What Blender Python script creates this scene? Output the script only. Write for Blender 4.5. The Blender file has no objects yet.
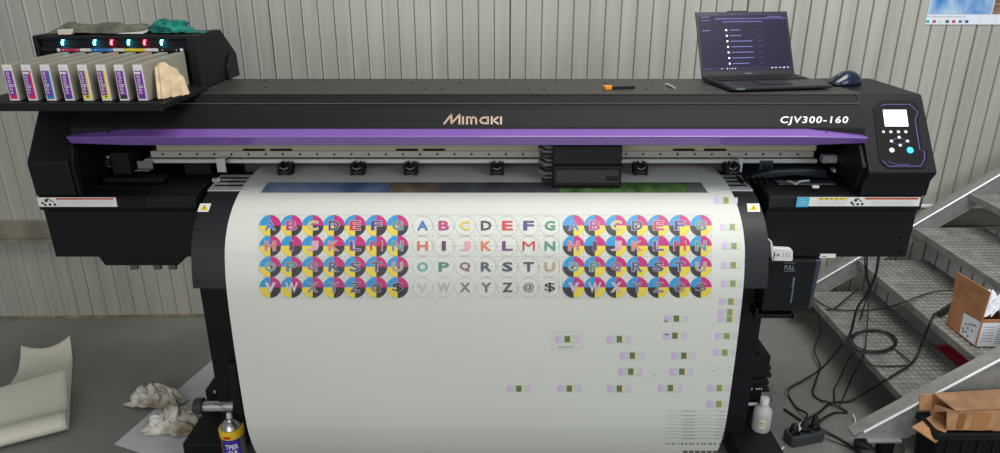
import bpy, bmesh, math, random
from mathutils import Vector, Matrix, noise
random.seed(7)
S = bpy.context.scene
COL = S.collection
# ------------------------------------------------------------------ camera
H = 1.79; TH = math.radians(20.7); F = 700.0
ct, st = math.cos(TH), math.sin(TH)
cam = bpy.data.cameras.new('camera'); camo = bpy.data.objects.new('camera', cam); COL.objects.link(camo)
camo.location = (0, 0, H); camo.rotation_euler = (math.radians(90) - TH, 0, 0)
cam.sensor_width = 36; cam.lens = 36 * F / 1000; cam.clip_start = .01
S.camera = camo
CAM = Vector((0, 0, H))
def ray(px, py):
    u, v = (px - 500) / F, (py - 226.5) / F
    return Vector((u, ct - v * st, -st - v * ct))
def py_(px, py, Y):                       # point of the pixel on the plane Y
    d = ray(px, py); return CAM + d * (Y / d.y)
def pz_(px, py, Z):                       # ... on the plane Z
    d = ray(px, py); return CAM + d * ((Z - H) / d.z)
def pp_(px, py, p0, n):
    d = ray(px, py); return CAM + d * ((p0 - CAM).dot(n) / d.dot(n))
def proj(p):
    q = p - CAM; z = q.y * ct - q.z * st; return 500 + F * q.x / z, 226.5 - F * (q.y * st + q.z * ct) / z, z
# ------------------------------------------------------------------ materials
def lin(c): return tuple((x / 255 / 12.92) if x / 255 <= .04045 else ((x / 255 + .055) / 1.055) ** 2.4 for x in c) + (1,)
MATS = {}
def mat(name, rgb, rough=.5, metal=0, emis=0, noise_amt=0, nscale=20, bump=0, bscale=200, trans=0, alpha=1, spec=.5, coat=0, rgb2=None, stretch=None):
    if name in MATS: return MATS[name]
    m = bpy.data.materials.new(name); m.use_nodes = True; nt = m.node_tree; b = nt.nodes['Principled BSDF']
    b.inputs['Base Color'].default_value = lin(rgb); b.inputs['Roughness'].default_value = rough; b.inputs['Metallic'].default_value = metal
    b.inputs['Specular IOR Level'].default_value = spec; b.inputs['Coat Weight'].default_value = coat
    if trans: b.inputs['Transmission Weight'].default_value = trans
    if alpha < 1: b.inputs['Alpha'].default_value = alpha
    if emis: b.inputs['Emission Color'].default_value = lin(rgb); b.inputs['Emission Strength'].default_value = emis
    if noise_amt or rgb2 or bump:
        tc = nt.nodes.new('ShaderNodeTexCoord'); mp = nt.nodes.new('ShaderNodeMapping'); nt.links.new(tc.outputs['Object'], mp.inputs[0])
        if stretch: mp.inputs['Scale'].default_value = stretch
    if noise_amt or rgb2:
        n = nt.nodes.new('ShaderNodeTexNoise'); n.inputs['Scale'].default_value = nscale; n.inputs['Detail'].default_value = 5
        nt.links.new(mp.outputs[0], n.inputs['Vector'])
        r = nt.nodes.new('ShaderNodeValToRGB'); r.color_ramp.elements[0].position = .35; r.color_ramp.elements[1].position = .65
        a = noise_amt
        r.color_ramp.elements[0].color = lin(tuple(max(0, c * (1 - a)) for c in rgb)) if not rgb2 else lin(rgb)
        r.color_ramp.elements[1].color = lin(tuple(min(255, c * (1 + a)) for c in rgb)) if not rgb2 else lin(rgb2)
        nt.links.new(n.outputs['Fac'], r.inputs[0]); nt.links.new(r.outputs[0], b.inputs['Base Color'])
    if bump:
        n2 = nt.nodes.new('ShaderNodeTexNoise'); n2.inputs['Scale'].default_value = bscale; n2.inputs['Detail'].default_value = 3
        nt.links.new(mp.outputs[0], n2.inputs['Vector'])
        bp = nt.nodes.new('ShaderNodeBump'); bp.inputs['Strength'].default_value = bump; bp.inputs['Distance'].default_value = .002
        nt.links.new(n2.outputs['Fac'], bp.inputs['Height']); nt.links.new(bp.outputs[0], b.inputs['Normal'])
    MATS[name] = m; return m
wall_m = mat('wall_panel', (168, 166, 156), .38, .0, noise_amt=.04, nscale=3, stretch=(6, 6, .35), spec=.6)
joint_m = mat('wall_joint', (60, 56, 50), .8)
girt_m = mat('girt_steel', (128, 122, 108), .5, noise_amt=.1, nscale=8)
floor_m = mat('floor_paint', (124, 124, 118), .42, noise_amt=.06, nscale=2.5, bump=.05, bscale=60)
blk = mat('black_plastic', (17, 17, 19), .5, spec=.25, bump=.15, bscale=900)
blk2 = mat('charcoal_plastic', (23, 22, 24), .6, spec=.22, bump=.15, bscale=900)
topm = mat('cover_top_lit', (55, 53, 50), .5, spec=.35, bump=.12, bscale=900)  # greyer than the cover front: light on the top put into the colour
dark = mat('deep_black', (10, 10, 11), .6, spec=.2)
rubber = mat('black_rubber', (20, 20, 21), .6)
apm = mat('apron_metal', (31, 31, 33), .5, spec=.35)
purp = mat('purple_plastic', (118, 82, 158), .3, coat=.35)
silver = mat('brushed_aluminium', (200, 202, 202), .3, .45)
rail_m = mat('rail_steel', (176, 172, 162), .32, .2)
beige = mat('beige_metal', (176, 168, 145), .6)
brown = mat('brown_grey_metal', (82, 76, 66), .6)
pap = mat('vinyl_paper', (204, 205, 196), .55, bump=.04, bscale=30)
papback = mat('liner_paper', (212, 207, 188), .6, bump=.1, bscale=14)
white = mat('white_plastic', (215, 215, 212), .45)
lblw = mat('white_label', (222, 222, 216), .5)
orange = mat('orange_print', (205, 90, 40), .5)
yel = mat('yellow_print', (226, 196, 40), .5)
cyan = mat('cyan_print', (48, 142, 196), .5); mag = mat('magenta_print', (184, 46, 114), .5)
ylp = mat('process_yellow_print', (220, 196, 66), .5); kbl = mat('process_black_print', (54, 52, 58), .5)
galv = mat('galvanised_steel', (150, 150, 147), .42, .4, noise_amt=.05, nscale=25)
chk = mat('checker_plate_steel', (132, 131, 127), .5, .3, noise_amt=.1, nscale=14)
card = mat('corrugated_cardboard', (172, 120, 82), .75, noise_amt=.07, nscale=12)
card2 = mat('cut_cardboard', (180, 134, 92), .75, noise_amt=.08, nscale=20)
# ------------------------------------------------------------------ mesh builder
class MB:
    def __init__(s): s.v = []; s.f = []; s.mi = []; s.ms = []
    def m(s, m):
        if m not in s.ms: s.ms.append(m)
        return s.ms.index(m)
    def add(s, vs, fs, m):
        k = len(s.v); s.v += [tuple(v) for v in vs]; i = s.m(m)
        for f in fs: s.f.append([k + a for a in f]); s.mi.append(i)
        return s
    def box(s, x0, x1, y0, y1, z0, z1, m):
        vs = [(x, y, z) for x in (x0, x1) for y in (y0, y1) for z in (z0, z1)]
        return s.add(vs, [(0, 1, 3, 2), (4, 6, 7, 5), (0, 4, 5, 1), (2, 3, 7, 6), (0, 2, 6, 4), (1, 5, 7, 3)], m)
    def prism(s, prof, x0, x1, m, axis='x', x0b=None):
        n = len(prof)
        def P(a, b, t): return (t, a, b) if axis == 'x' else ((a, t, b) if axis == 'y' else (a, b, t))
        vs = [P(a, b, x0) for a, b in prof] + [P(a, b, x1) for a, b in prof]
        fs = [(i, (i + 1) % n, n + (i + 1) % n, n + i) for i in range(n)] + [tuple(range(n - 1, -1, -1)), tuple(range(n, 2 * n))]
        return s.add(vs, fs, m)
    def poly(s, pts, m): return s.add(pts, [tuple(range(len(pts)))], m)
    def slab(s, pts, off, m):            # polygon given a thickness along off
        n = len(pts); off = Vector(off); vs = [Vector(p) for p in pts] + [Vector(p) + off for p in pts]
        return s.add(vs, [(i, (i + 1) % n, n + (i + 1) % n, n + i) for i in range(n)] + [tuple(range(n - 1, -1, -1)), tuple(range(n, 2 * n))], m)
    def lathe(s, prof, c, m, axis='z', n=24, mi=None):
        vs = []
        for r, h in prof:
            for k in range(n):
                a = 2 * math.pi * k / n; p, q = r * math.cos(a), r * math.sin(a)
                vs.append((c[0] + p, c[1] + q, c[2] + h) if axis == 'z' else ((c[0] + h, c[1] + p, c[2] + q) if axis == 'x' else (c[0] + p, c[1] + h, c[2] + q)))
        N = len(prof)
        for j in range(N - 1):
            mm = mi[j] if mi else m
            s.add([], [], mm)
        k0 = len(s.v); s.v += vs
        for j in range(N - 1):
            i = s.m(mi[j] if mi else m)
            for k in range(n):
                s.f.append([k0 + j * n + k, k0 + j * n + (k + 1) % n, k0 + (j + 1) * n + (k + 1) % n, k0 + (j + 1) * n + k]); s.mi.append(i)
        s.f.append([k0 + k for k in range(n)]); s.mi.append(s.m(mi[0] if mi else m))
        s.f.append([k0 + (N - 1) * n + k for k in range(n)]); s.mi.append(s.m(mi[-1] if mi else m))
        return s
    def tube(s, pts, r, m, n=8, closed=False):
        pts = [Vector(p) for p in pts]; N = len(pts); vs = []; up = Vector((0, 0, 1)); prev = None
        for i, p in enumerate(pts):
            a = pts[(i - 1) % N] if (closed or i) else p; b = pts[(i + 1) % N] if (closed or i < N - 1) else p
            t = (b - a).normalized()
            if prev is None: e = t.cross(up if abs(t.z) < .9 else Vector((1, 0, 0))).normalized()
            else:
                e = (prev - t * prev.dot(t)); e = e.normalized() if e.length > 1e-6 else t.cross(up).normalized()
            prev = e; g = t.cross(e)
            for k in range(n):
                an = 2 * math.pi * k / n; vs.append(p + e * (r * math.cos(an)) + g * (r * math.sin(an)))
        fs = []
        for i in range(N if closed else N - 1):
            j = (i + 1) % N
            for k in range(n): fs.append((i * n + k, i * n + (k + 1) % n, j * n + (k + 1) % n, j * n + k))
        if not closed: fs += [tuple(range(n)), tuple((N - 1) * n + k for k in range(n))]
        return s.add(vs, fs, m)
    def build(s, name, parent=None, bev=0, smooth=False, solid=0, sub=0, seg=2):
        me = bpy.data.meshes.new(name); me.from_pydata(s.v, [], s.f)
        for m in s.ms: me.materials.append(m)
        for p, i in zip(me.polygons, s.mi): p.material_index = i; p.use_smooth = smooth
        bm = bmesh.new(); bm.from_mesh(me); bmesh.ops.remove_doubles(bm, verts=bm.verts, dist=1e-6); bmesh.ops.recalc_face_normals(bm, faces=bm.faces); bm.to_mesh(me); bm.free()
        o = bpy.data.objects.new(name, me); COL.objects.link(o)
        if smooth: me.shade_smooth(); 
        if smooth and hasattr(me, 'set_sharp_from_angle'): me.set_sharp_from_angle(angle=math.radians(40))
        if parent is not None:
            o.parent = parent
            if parent.get('_w'): o.location = -parent.location
        if solid: md = o.modifiers.new('s', 'SOLIDIFY'); md.thickness = solid; md.offset = -1
        if sub: md = o.modifiers.new('u', 'SUBSURF'); md.levels = md.render_levels = sub
        if bev: md = o.modifiers.new('b', 'BEVEL'); md.width = bev; md.segments = seg; md.limit_method = 'ANGLE'; md.angle_limit = math.radians(28); md.harden_normals = False
        return o
def root(name, label, cat, loc=(0, 0, 0), rz=0, group=None, world=False):
    o = bpy.data.objects.new(name, None); COL.objects.link(o); o.location = loc; o.rotation_euler = (0, 0, rz)
    o.empty_display_size = .05
    o['label'] = label; o['category'] = cat
    if group: o['group'] = group
    if world: o['_w'] = 1
    return o
def tag(o, label, cat, group=None, kind=None):
    o['label'] = label; o['category'] = cat
    if group: o['group'] = group
    if kind: o['kind'] = kind
    return o
def struct(o): o['kind'] = 'structure'; return o
def spline(P, n=8):
    P = [Vector(p) for p in P]; out = []
    for i in range(len(P) - 1):
        a = P[max(i - 1, 0)]; b = P[i]; c = P[i + 1]; d = P[min(i + 2, len(P) - 1)]
        for k in range(n):
            t = k / n; out.append(.5 * ((2 * b) + (c - a) * t + (2 * a - 5 * b + 4 * c - d) * t * t + (3 * b - a - 3 * c + d) * t ** 3))
    return out + [P[-1]]
# text -> 2D mesh
_tc = {}
def text2d(txt, off=0, shear=0, res=3, sp=1):
    key = (txt, off, shear, res, sp)
    if key in _tc: return _tc[key]
    cu = bpy.data.curves.new('t', 'FONT'); cu.body = txt; cu.offset = off; cu.shear = shear; cu.space_character = sp; cu.resolution_u = res; cu.fill_mode = 'FRONT'
    o = bpy.data.objects.new('t', cu); COL.objects.link(o); bpy.context.view_layer.update()
    ev = o.evaluated_get(bpy.context.evaluated_depsgraph_get()); me = ev.to_mesh()
    vs = [(v.co.x, v.co.y) for v in me.vertices]; fs = [tuple(p.vertices) for p in me.polygons]
    ev.to_mesh_clear(); bpy.data.objects.remove(o); bpy.data.curves.remove(cu)
    _tc[key] = (vs, fs); return vs, fs
def bounds(vs): xs = [v[0] for v in vs]; ys = [v[1] for v in vs]; return min(xs), max(xs), min(ys), max(ys)
def fit_text(mb, txt, A, B, D, m, off=0, shear=0, sp=1):   # A lower left, B lower right, D upper left
    vs, fs = text2d(txt, off, shear, 4, sp); x0, x1, y0, y1 = bounds(vs); A, B, D = Vector(A), Vector(B), Vector(D)
    mb.add([A + (B - A) * ((x - x0) / (x1 - x0)) + (D - A) * ((y - y0) / (y1 - y0)) for x, y in vs], fs, m)

# ================================================================== SETTING
wallY = lambda x: 3.41 + .025 * x
mb = MB(); pitch = 1.115 / 15; w0 = .05 - 4 * 1.115
pts = []; n = 0
for k in range(15 * 8 + 1):
    x = w0 + k * pitch; j = (k % 15 == 0)
    g, d = (.006, .012) if j else (.005, .0065)
    pts += [(x - g, 0, 0), (x - g * .7, d, 1 if j else 0), (x - g * .1, d, 0), (x + g * .1, -.0050, 0), (x + g * 1.2, 0, 0)]
zs = [0, 3.1]
for i in range(len(pts) - 1):
    (xa, da, ja), (xb, db, _) = pts[i], pts[i + 1]
    va = [(xa, wallY(xa) + da, zs[0]), (xb, wallY(xb) + db, zs[0]), (xb, wallY(xb) + db, zs[1]), (xa, wallY(xa) + da, zs[1])]
    mb.add(va, [(0, 1, 2, 3)], joint_m if ja else wall_m)
xa, xb = pts[0][0], pts[-1][0]
mb.add([(xa, wallY(xa) + .06, 0), (xb, wallY(xb) + .06, 0), (xb, wallY(xb) + .06, 3.1), (xa, wallY(xa) + .06, 3.1)], [(3, 2, 1, 0)], wall_m)
struct(mb.build('wall_back'))
mb = MB(); mb.box(-5, 5.2, -3.5, 3.6, -.1, 0, floor_m); struct(mb.build('floor'))
for nm, x0, x1, z0, z1 in (('trim_1', -3.6, .9, .455, .56), ('trim_2', .9, 3.6, .48, .585)):
    mb = MB()
    a, b = wallY(x0) - .003, wallY(x1) - .003
    for zz0, zz1, dd in ((z0, z0 + .012, .05), (z0 + .012, z1, .022)):
        mb.add([(x0, a - dd, zz0), (x1, b - dd, zz0), (x1, b, zz0), (x0, a, zz0), (x0, a - dd, zz1), (x1, b - dd, zz1), (x1, b, zz1), (x0, a, zz1)],
               [(0, 1, 2, 3), (4, 5, 6, 7), (0, 1, 5, 4), (1, 2, 6, 5), (2, 3, 7, 6), (3, 0, 4, 7)], girt_m)
    struct(mb.build(nm, bev=.002))
mb = MB(); mb.tube([(2.12, wallY(2.12) - .0145, .60), (3.4, wallY(3.4) - .0145, .585)], .012, mat('white_pipe', (220, 224, 228), .3), n=12); tag(mb.build('white_pipe', smooth=True), 'white pipe along the wall seen between the upper stair treads', 'pipe')
mb = MB(); x0, x1 = -3.6, 3.6
mb.add([(x0, wallY(x0) - .012, 0), (x1, wallY(x1) - .012, 0), (x1, wallY(x1) - .001, 0), (x0, wallY(x0) - .001, 0), (x0, wallY(x0) - .012, .012), (x1, wallY(x1) - .012, .012), (x1, wallY(x1) - .001, .012), (x0, wallY(x0) - .001, .012)],
       [(0, 1, 5, 4), (4, 5, 6, 7), (0, 3, 7, 4), (1, 2, 6, 5), (2, 3, 7, 6), (0, 1, 2, 3)], mat('old_sealant', (120, 112, 92), .8, noise_amt=.3, nscale=9))
struct(mb.build('baseboard_back'))
# ================================================================== PRINTER
CX = -.06
P = root('large_format_printer', 'long black and purple wide-format roll printer standing in front of the ribbed wall', 'printer', (CX, 2.3, 0), world=True)
XL, XR = -1.452, 1.335; CL, CR = -1.325, 1.127
# main cover
prof = [(2.52, 1.395), (2.222, 1.395), (2.19, 1.3745), (2.187, 1.3725), (2.1665, 1.3595), (2.163, 1.356), (2.125, 1.312), (2.12, 1.268), (2.2, 1.262), (2.30, 1.27), (2.34, 1.235), (2.52, 1.235)]
mb = MB(); mb.prism(prof, CL, CR, blk2)
cov = mb.build('front_cover', P, bev=.003)
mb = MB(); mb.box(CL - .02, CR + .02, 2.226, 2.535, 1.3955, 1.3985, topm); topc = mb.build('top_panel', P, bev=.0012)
for px, py in ((265, 81.5), (266, 87.5), (315, 81.5), (323, 88), (340, 88), (363, 82), (412, 82.5), (425, 89), (442, 89), (460, 83), (505, 83), (557, 83), (528, 89), (544, 89), (605, 83), (646, 89), (652, 83), (259, 75), (236, 87)):
    p = pz_(px, max(py, 81), 1.3985); mb = MB(); mb.lathe([(.0055, 0), (.0055, .0008), (.003, .0012)], p, dark, n=10); mb.build('cover_screw', topc)
# seam ridge along slope
mb = MB(); p1 = Vector((0, 2.1885, 1.3755)); mb.box(CL + .002, CR - .002, 2.186, 2.1905, 1.3735, 1.3765, mat('cover_ridge', (74, 73, 73), .4)); mb.build('cover_ridge', P, bev=.001)
# purple bar
def pb(px, py, Y): return py_(px, py, Y)
A = [pb(64, 135.3, 2.10), pb(127, 129.3, 2.118), pb(808, 129.3, 2.118), pb(870, 136.5, 2.10)]
A[0].x = CL + .005; A[3].x = CR - .005
R_ = [pb(64, 136.8, 2.085), pb(127, 136.8, 2.085), pb(808, 136.8, 2.085), pb(870, 138, 2.085)]
R_[0].x = CL + .004; R_[3].x = CR - .004
C_ = [pb(68, 143.5, 2.10), pb(127, 145.5, 2.105), pb(808, 145.5, 2.105), pb(868, 143.5, 2.10)]
C_[0].x = CL + .006; C_[3].x = CR - .006
vs = A + R_ + C_ + [Vector((p.x, 2.14, p.z)) for p in C_] + [Vector((p.x, 2.14, p.z)) for p in A]
fs = []
for r in range(4):
    for i in range(3): fs.append((r * 4 + i, r * 4 + i + 1, r * 4 + i + 5, r * 4 + i + 4))
for i in range(3): fs.append((16 + i, 17 + i, i + 1, i))
fs += [(0, 4, 8, 12, 16), (3, 7, 11, 15, 19)]
mb = MB(); mb.add(vs, fs, purp); pbar = mb.build('purple_bar', P, bev=.004, seg=3); pbar['label'] = 'purple plastic bar along the lower edge of the cover'
for px, py in ((109, 132.5), (826, 133.2)):
    p = py_(px, py, 2.107); mb = MB(); mb.lathe([(.004, -.003), (.004, .0)], p, dark, axis='y', n=10); mb.build('bar_screw', pbar)
# side covers
side = [(2.55, 1.398), (2.224, 1.398), (2.2165, 1.3925), (2.057, 1.190), (2.058, 1.182), (2.078, 1.155), (2.084, 1.104), (2.55, 1.104)]
sideL = [(2.55, 1.398), (2.224, 1.398), (2.2165, 1.3925), (2.075, 1.214), (2.075, 1.206), (2.082, 1.104), (2.55, 1.104)]
mb = MB(); mb.prism(sideL, XL, CL, blk); lsc = mb.build('left_side_cover', P, bev=.006, seg=3)
mb = MB(); mb.prism(side, CR, XR, blk); rsc = mb.build('right_side_cover', P, bev=.006, seg=3)
# lower bodies
low = [(2.50, 1.104), (2.16, 1.112), (2.088, 1.102), (2.082, 1.066), (2.086, 1.058), (2.100, 1.05), (2.104, .888), (2.50, .888)]
mb = MB(); mb.prism(low, XL, -.958, blk); lb = mb.build('left_lower_body', P, bev=.004)
mb = MB(); mb.prism(low, .845, XR - .008, blk); rb = mb.build('right_lower_body', P, bev=.004)
# ledge and recess on the left body, screws
mb = MB(); mb.box(-1.31, -.965, 2.078, 2.0875, 1.069, 1.098, blk2); mb.build('ledge_plate', lb, bev=.002)
mb = MB(); a, b = py_(121, 197, 2.077), py_(146, 205, 2.077); mb.box(a.x, b.x, 2.0745, 2.079, b.z, a.z, dark); mb.build('grip_recess', lb, bev=.001)
for px, py in ((74, 193.5), (127.5, 193.5), (180.5, 193.5)):
    p = pz_(px, py - .8, 1.104); mb = MB(); mb.lathe([(.006, -.001), (.006, .0018)], p, dark, n=12); mb.build('body_screw', lb)
for px, py in ((901, 237), (901, 252)):
    p = py_(px, py, 2.1025); mb = MB(); mb.lathe([(.005, -.002), (.005, .003)], p, dark, axis='y', n=12); mb.build('body_screw', rb)
mb = MB(); mb.prism([(-1.335, .89), (-1.312, .846), (-1.07, .846), (-1.036, .89)], 2.13, 2.42, blk, axis='y'); mb.build('lower_pan', lb, bev=.003)
for px in (137, 160, 175):
    mb = MB(); p = py_(px, 266, 2.14); mb.box(p.x - .012, p.x + .012, 2.118, 2.131, p.z - .004, p.z + .012, mat('worn_metal', (95, 95, 92), .4, .5))
    mb.build('pan_clip', lb, bev=.001)
# warning labels
def label_strip(name, px0, px1, py0, py1, Y, par, cyan_end=False):
    a, b = py_(px0, py1, Y), py_(px1, py0, Y); mb = MB(); x0, x1, z0, z1 = a.x, b.x, a.z, b.z; w = x1 - x0; h = z1 - z0
    mb.box(x0, x1, Y, Y + .001, z0, z1, lblw); y = Y - .0004
    def q(u0, u1, v0, v1, m, yy=y): mb.poly([(x0 + w * u0, yy, z0 + h * v0), (x0 + w * u1, yy, z0 + h * v0), (x0 + w * u1, yy, z0 + h * v1), (x0 + w * u0, yy, z0 + h * v1)], m)
    gr = mat('pale_print', (196, 192, 186), .6); bkp = mat('black_print', (25, 25, 27), .5)
    if cyan_end:
        q(0, .1, -.08, 1, mat('cyan_label', (62, 172, 206), .5)); q(.02, .08, .45, .5, lblw, y - .0003); q(.03, .06, .7, .75, lblw, y - .0003); q(.02, .085, .2, .24, lblw, y - .0003)
        q(.17, .41, .72, .93, yel)
        for k in range(5): q(.19 + k * .04, .205 + k * .04, .78, .88, bkp, y - .0003)
        q(.55, .98, .74, .95, orange)
        for k in range(10): q(.57 + k * .04, .59 + k * .04, .8, .9, mat('dark_orange', (150, 50, 20), .5), y - .0003)
        for k in range(4): q(.6, .95, .52 - k * .13, .55 - k * .13, gr); q(.17, .4, .55 - k * .13, .58 - k * .13, gr)
        ox, sx = .43, .11
    else:
        q(.24, .97, .76, .93, orange)
        for k in range(14): q(.26 + k * .05, .285 + k * .05, .8, .9, mat('dark_orange', (150, 50, 20), .5), y - .0003)
        for k in range(4): q(.25, .95, .6 - k * .14, .63 - k * .14, gr)
        ox, sx = .03, .19
    for u, v, r in ((.42, .68, .16), (.15, .4, .13), (.3, .2, .12), (.62, .24, .13), (.95, .24, .13), (.55, .85, .09)):
        cxx = x0 + w * (ox + sx * u); cz = z0 + h * v; rr = h * r * 1.1
        mb.poly([(cxx + rr * (1 + .3 * math.sin(3 * k)) * math.cos(k * math.pi / 4), y, cz + rr * math.sin(k * math.pi / 4)) for k in range(8)], bkp)
    mb.poly([(x0 + w * (ox + sx * .55), y, z0 + h * .8), (x0 + w * (ox + sx * .6), y, z0 + h * .85), (x0 + w * (ox + sx * .95), y, z0 + h * .5), (x0 + w * (ox + sx * .9), y, z0 + h * .45)], bkp)
    o = mb.build('warning_label', par); return o
label_strip('l', 39, 115.5, 197.5, 206.8, 2.0765, lb)['label'] = 'white warning label with orange heading'
label_strip('r', 796, 921, 197.2, 206.2, 2.0775, rb, True)['label'] = 'white warning label with cyan end and yellow and orange headings'
mb = MB(); a, b = py_(820, 257.8, 2.1), py_(836, 254.2, 2.1); mb.box(a.x, b.x, 2.1, 2.104, a.z, b.z, lblw); mb.box(a.x + .006, a.x + .02, 2.0993, 2.1, a.z + .004, a.z + .006, kbl); mb.build('serial_label', rb)
# control panel
pA = Vector((0, 2.2165, 1.3925)); pn = Vector((0, -(1.3925 - 1.190), (2.2165 - 2.057))).normalized()
if pn.y > 0: pn = -pn
def cp(px, py, off=.001): return pp_(px, py, pA + pn * off, pn)
led_line = mat('purple_line', (128, 96, 176), .4)
mb = MB()
oln = [(872.5, 103), (913, 103), (921.5, 111.5), (918.5, 120), (922.8, 148.4), (928, 150), (928.5, 159), (923, 168.5), (887, 168.5), (878.5, 162)]
mb.slab([cp(x, y, .0005) for x, y in [(881, 100.5), (912, 100.5), (921.5, 111), (918, 120), (922.5, 148.5), (927, 150), (927.5, 159), (923, 168.5), (887, 168.5), (879, 161), (873, 108)]], pn * .002, dark)
pan = mb.build('control_panel', rsc, bev=.0006)
mb = MB(); line = [(881, 106), (884.5, 104.4), (909.7, 104.4), (918, 112), (915, 120), (919.7, 149.7), (924, 151), (924.7, 158.5), (920.8, 166.2), (888.7, 166.2), (882.8, 160.7)]
mb.tube([cp(x, y, .003) for x, y in line], .0011, led_line, n=5); mb.build('panel_outline', pan)
mb = MB(); mb.slab([cp(x, y, .0025) for x, y in ((882.8, 109.9), (906.2, 109.9), (908.4, 126.4), (885.0, 126.4))], pn * .0006, mat('lcd_white', (226, 232, 246), .3, emis=.9))
lcd = mb.build('display', pan); lcd['label'] = 'bright white display'
for x, y, r, m in [(883.2, 132, 1.4, white), (890.5, 132, 1.6, white), (898.2, 132, 1.6, white), (905.5, 132, 1.6, white), (898.9, 137.5, 1.6, white), (891.2, 141.3, 1.6, white), (907.3, 141.3, 1.6, white), (900, 145.5, 1.6, white),
                   (891.6, 150.3, 2.6, white), (910, 150.3, 3.2, mat('cyan_glow', (40, 175, 245), .4, emis=1.6))]:
    c = cp(x, y, .0025); rr = r * 2.15 / 700; e1 = Vector((1, 0, 0)); e2 = pn.cross(e1)
    mb = MB(); mb.slab([c + e1 * rr * math.cos(k * math.pi / 8) + e2 * rr * math.sin(k * math.pi / 8) for k in range(16)], pn * .002, m); b_ = mb.build('button', pan)
    if r > 3: b_['label'] = 'glowing cyan button'
mb = MB(); mb.tube([cp(899 + 6.5 * math.cos(t), 141.4 + 3.2 * math.sin(t), .0027) for t in [k * math.pi / 8 for k in range(16)]], .0006, led_line, n=4, closed=True)
mb.tube([cp(x, y, .0027) for x, y in spline([(888, 161, 0), (893, 163.2, 0), (901, 164.8, 0), (909, 164.5, 0)], 4) for x, y in [(x, y)]] if False else [cp(v.x, v.y, .0027) for v in spline([(888, 161, 0), (893, 163.2, 0), (901, 164.8, 0), (909, 164.5, 0)], 4)], .0006, led_line, n=4)
for x, y in ((879, 131), (881, 147), (889, 146.5), (908, 146.8)): mb.add([cp(x, y), cp(x + 2.5, y), cp(x + 2.5, y + 1), cp(x, y + 1)], [(0, 1, 2, 3)], led_line)
mb.build('panel_markings', pan)
# logos
fp0 = Vector((0, 2.163, 1.356)); fd = Vector((0, 2.125 - 2.163, 1.312 - 1.356)).normalized(); fn = Vector((0, fd.z, -fd.y)).normalized()
if fn.y > 0: fn = -fn
def fc(px, py): return pp_(px, py, fp0 + fn * .0015, fn)
mb = MB(); gold = mat('logo_gold', (172, 148, 130), .4, .2)
Lg = text2d('Mımaĸı', .035)
# letters set one by one in the slanted capital + rounded small letters of the mark
def stroke(pts, w, m):      # flat ribbon polyline in px space
    for (x0, y0), (x1, y1) in zip(pts, pts[1:]):
        d = Vector((x1 - x0, y1 - y0)); 
        n_ = Vector((-d.y, d.x)).normalized() * w / 2; e = d.normalized() * w * .28
        mb.slab([fc(x0 - e.x + n_.x, y0 - e.y + n_.y), fc(x1 + e.x + n_.x, y1 + e.y + n_.y), fc(x1 + e.x - n_.x, y1 + e.y - n_.y), fc(x0 - e.x - n_.x, y0 - e.y - n_.y)], fn * .0008, m)
stroke([(444, 124), (451.3, 114.8)], 1.9, gold); stroke([(451.3, 114.8), (451.5, 123.6)], 1.9, gold); stroke([(451.5, 123.6), (459.6, 114.6)], 1.7, gold); stroke([(459.6, 114.6), (459.3, 124)], 2.0, gold)
stroke([(463, 117), (463, 124)], 1.9, gold)
stroke([(467, 117), (467, 124)], 1.9, gold); stroke([(467, 118.4), (469, 117.3), (471.3, 118.4), (471.3, 124)], 1.8, gold); stroke([(471.3, 118.4), (473.5, 117.3), (476, 118.6), (476.3, 124)], 1.8, gold)
stroke([(488, 117), (488, 124)], 1.8, gold); stroke([(488, 118), (484.5, 117.4), (481.3, 118.6), (480.3, 120.5), (481.3, 122.6), (484.5, 123.6), (488, 123)], 1.8, gold)
stroke([(491.8, 117), (491.8, 124)], 1.9, gold); stroke([(498, 117.2), (493.2, 120.5), (498.2, 124)], 1.8, gold)
stroke([(501, 117), (501, 124)], 1.9, gold)
lo = mb.build('maker_logo', cov); lo['label'] = 'gold maker name lettering'
mb = MB(); fit_text(mb, 'CJV300-160', fc(780.5, 125.2), fc(848.5, 125.2), fc(780.5, 116.3), mat('white_print', (225, 225, 225), .4), off=.018, shear=.16, sp=1.18)
mb.build('model_lettering', cov)
# cavities
mb = MB(); mb.box(CL - .01, CR + .01, 2.44, 2.5, 1.104, 1.24, dark); mb.build('rear_beam', P)
mb = MB(); mb.box(-.958, .845, 2.20, 2.5, .93, 1.095, dark); mb.build('platen_beam', P, bev=.003)
mb = MB(); mb.box(-.90, .80, 2.385, 2.40, 1.08, 1.17, brown); mb.build('rear_plate', P)
# rail
mb = MB(); a = py_(150, 152, 2.345).x; mb.box(-1.14, 1.05, 2.264, 2.272, 1.2035, 1.232, beige); mb.build('upper_guide_plate', P, bev=.001)
for px in (254, 281, 407, 434, 684, 715):
    mb = MB(); p = py_(px, 149.7, 2.262); mb.box(p.x - .036, p.x + .036, 2.260, 2.264, p.z - .003, p.z + .003, dark); mb.build('guide_slot', P)
mb = MB(); mb.box(-1.18, 1.06, 2.30, 2.345, 1.172, 1.193, rail_m)
for k in range(60):
    x = -1.14 + k * .058
    if x < 1.02: mb.lathe([(.004, -.001), (.004, .001)], (x, 2.30, 1.182), dark, axis='y', n=8)
rail = mb.build('linear_rail', P)
mb = MB(); mb.box(-1.20, 1.07, 2.285, 2.34, 1.155, 1.168, silver); mb.build('rail_lower_lip', rail, bev=.001)
mb = MB(); mb.box(-1.18, 1.06, 2.32, 2.42, 1.193, 1.20, blk2); mb.build('rail_back', rail)
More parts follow.
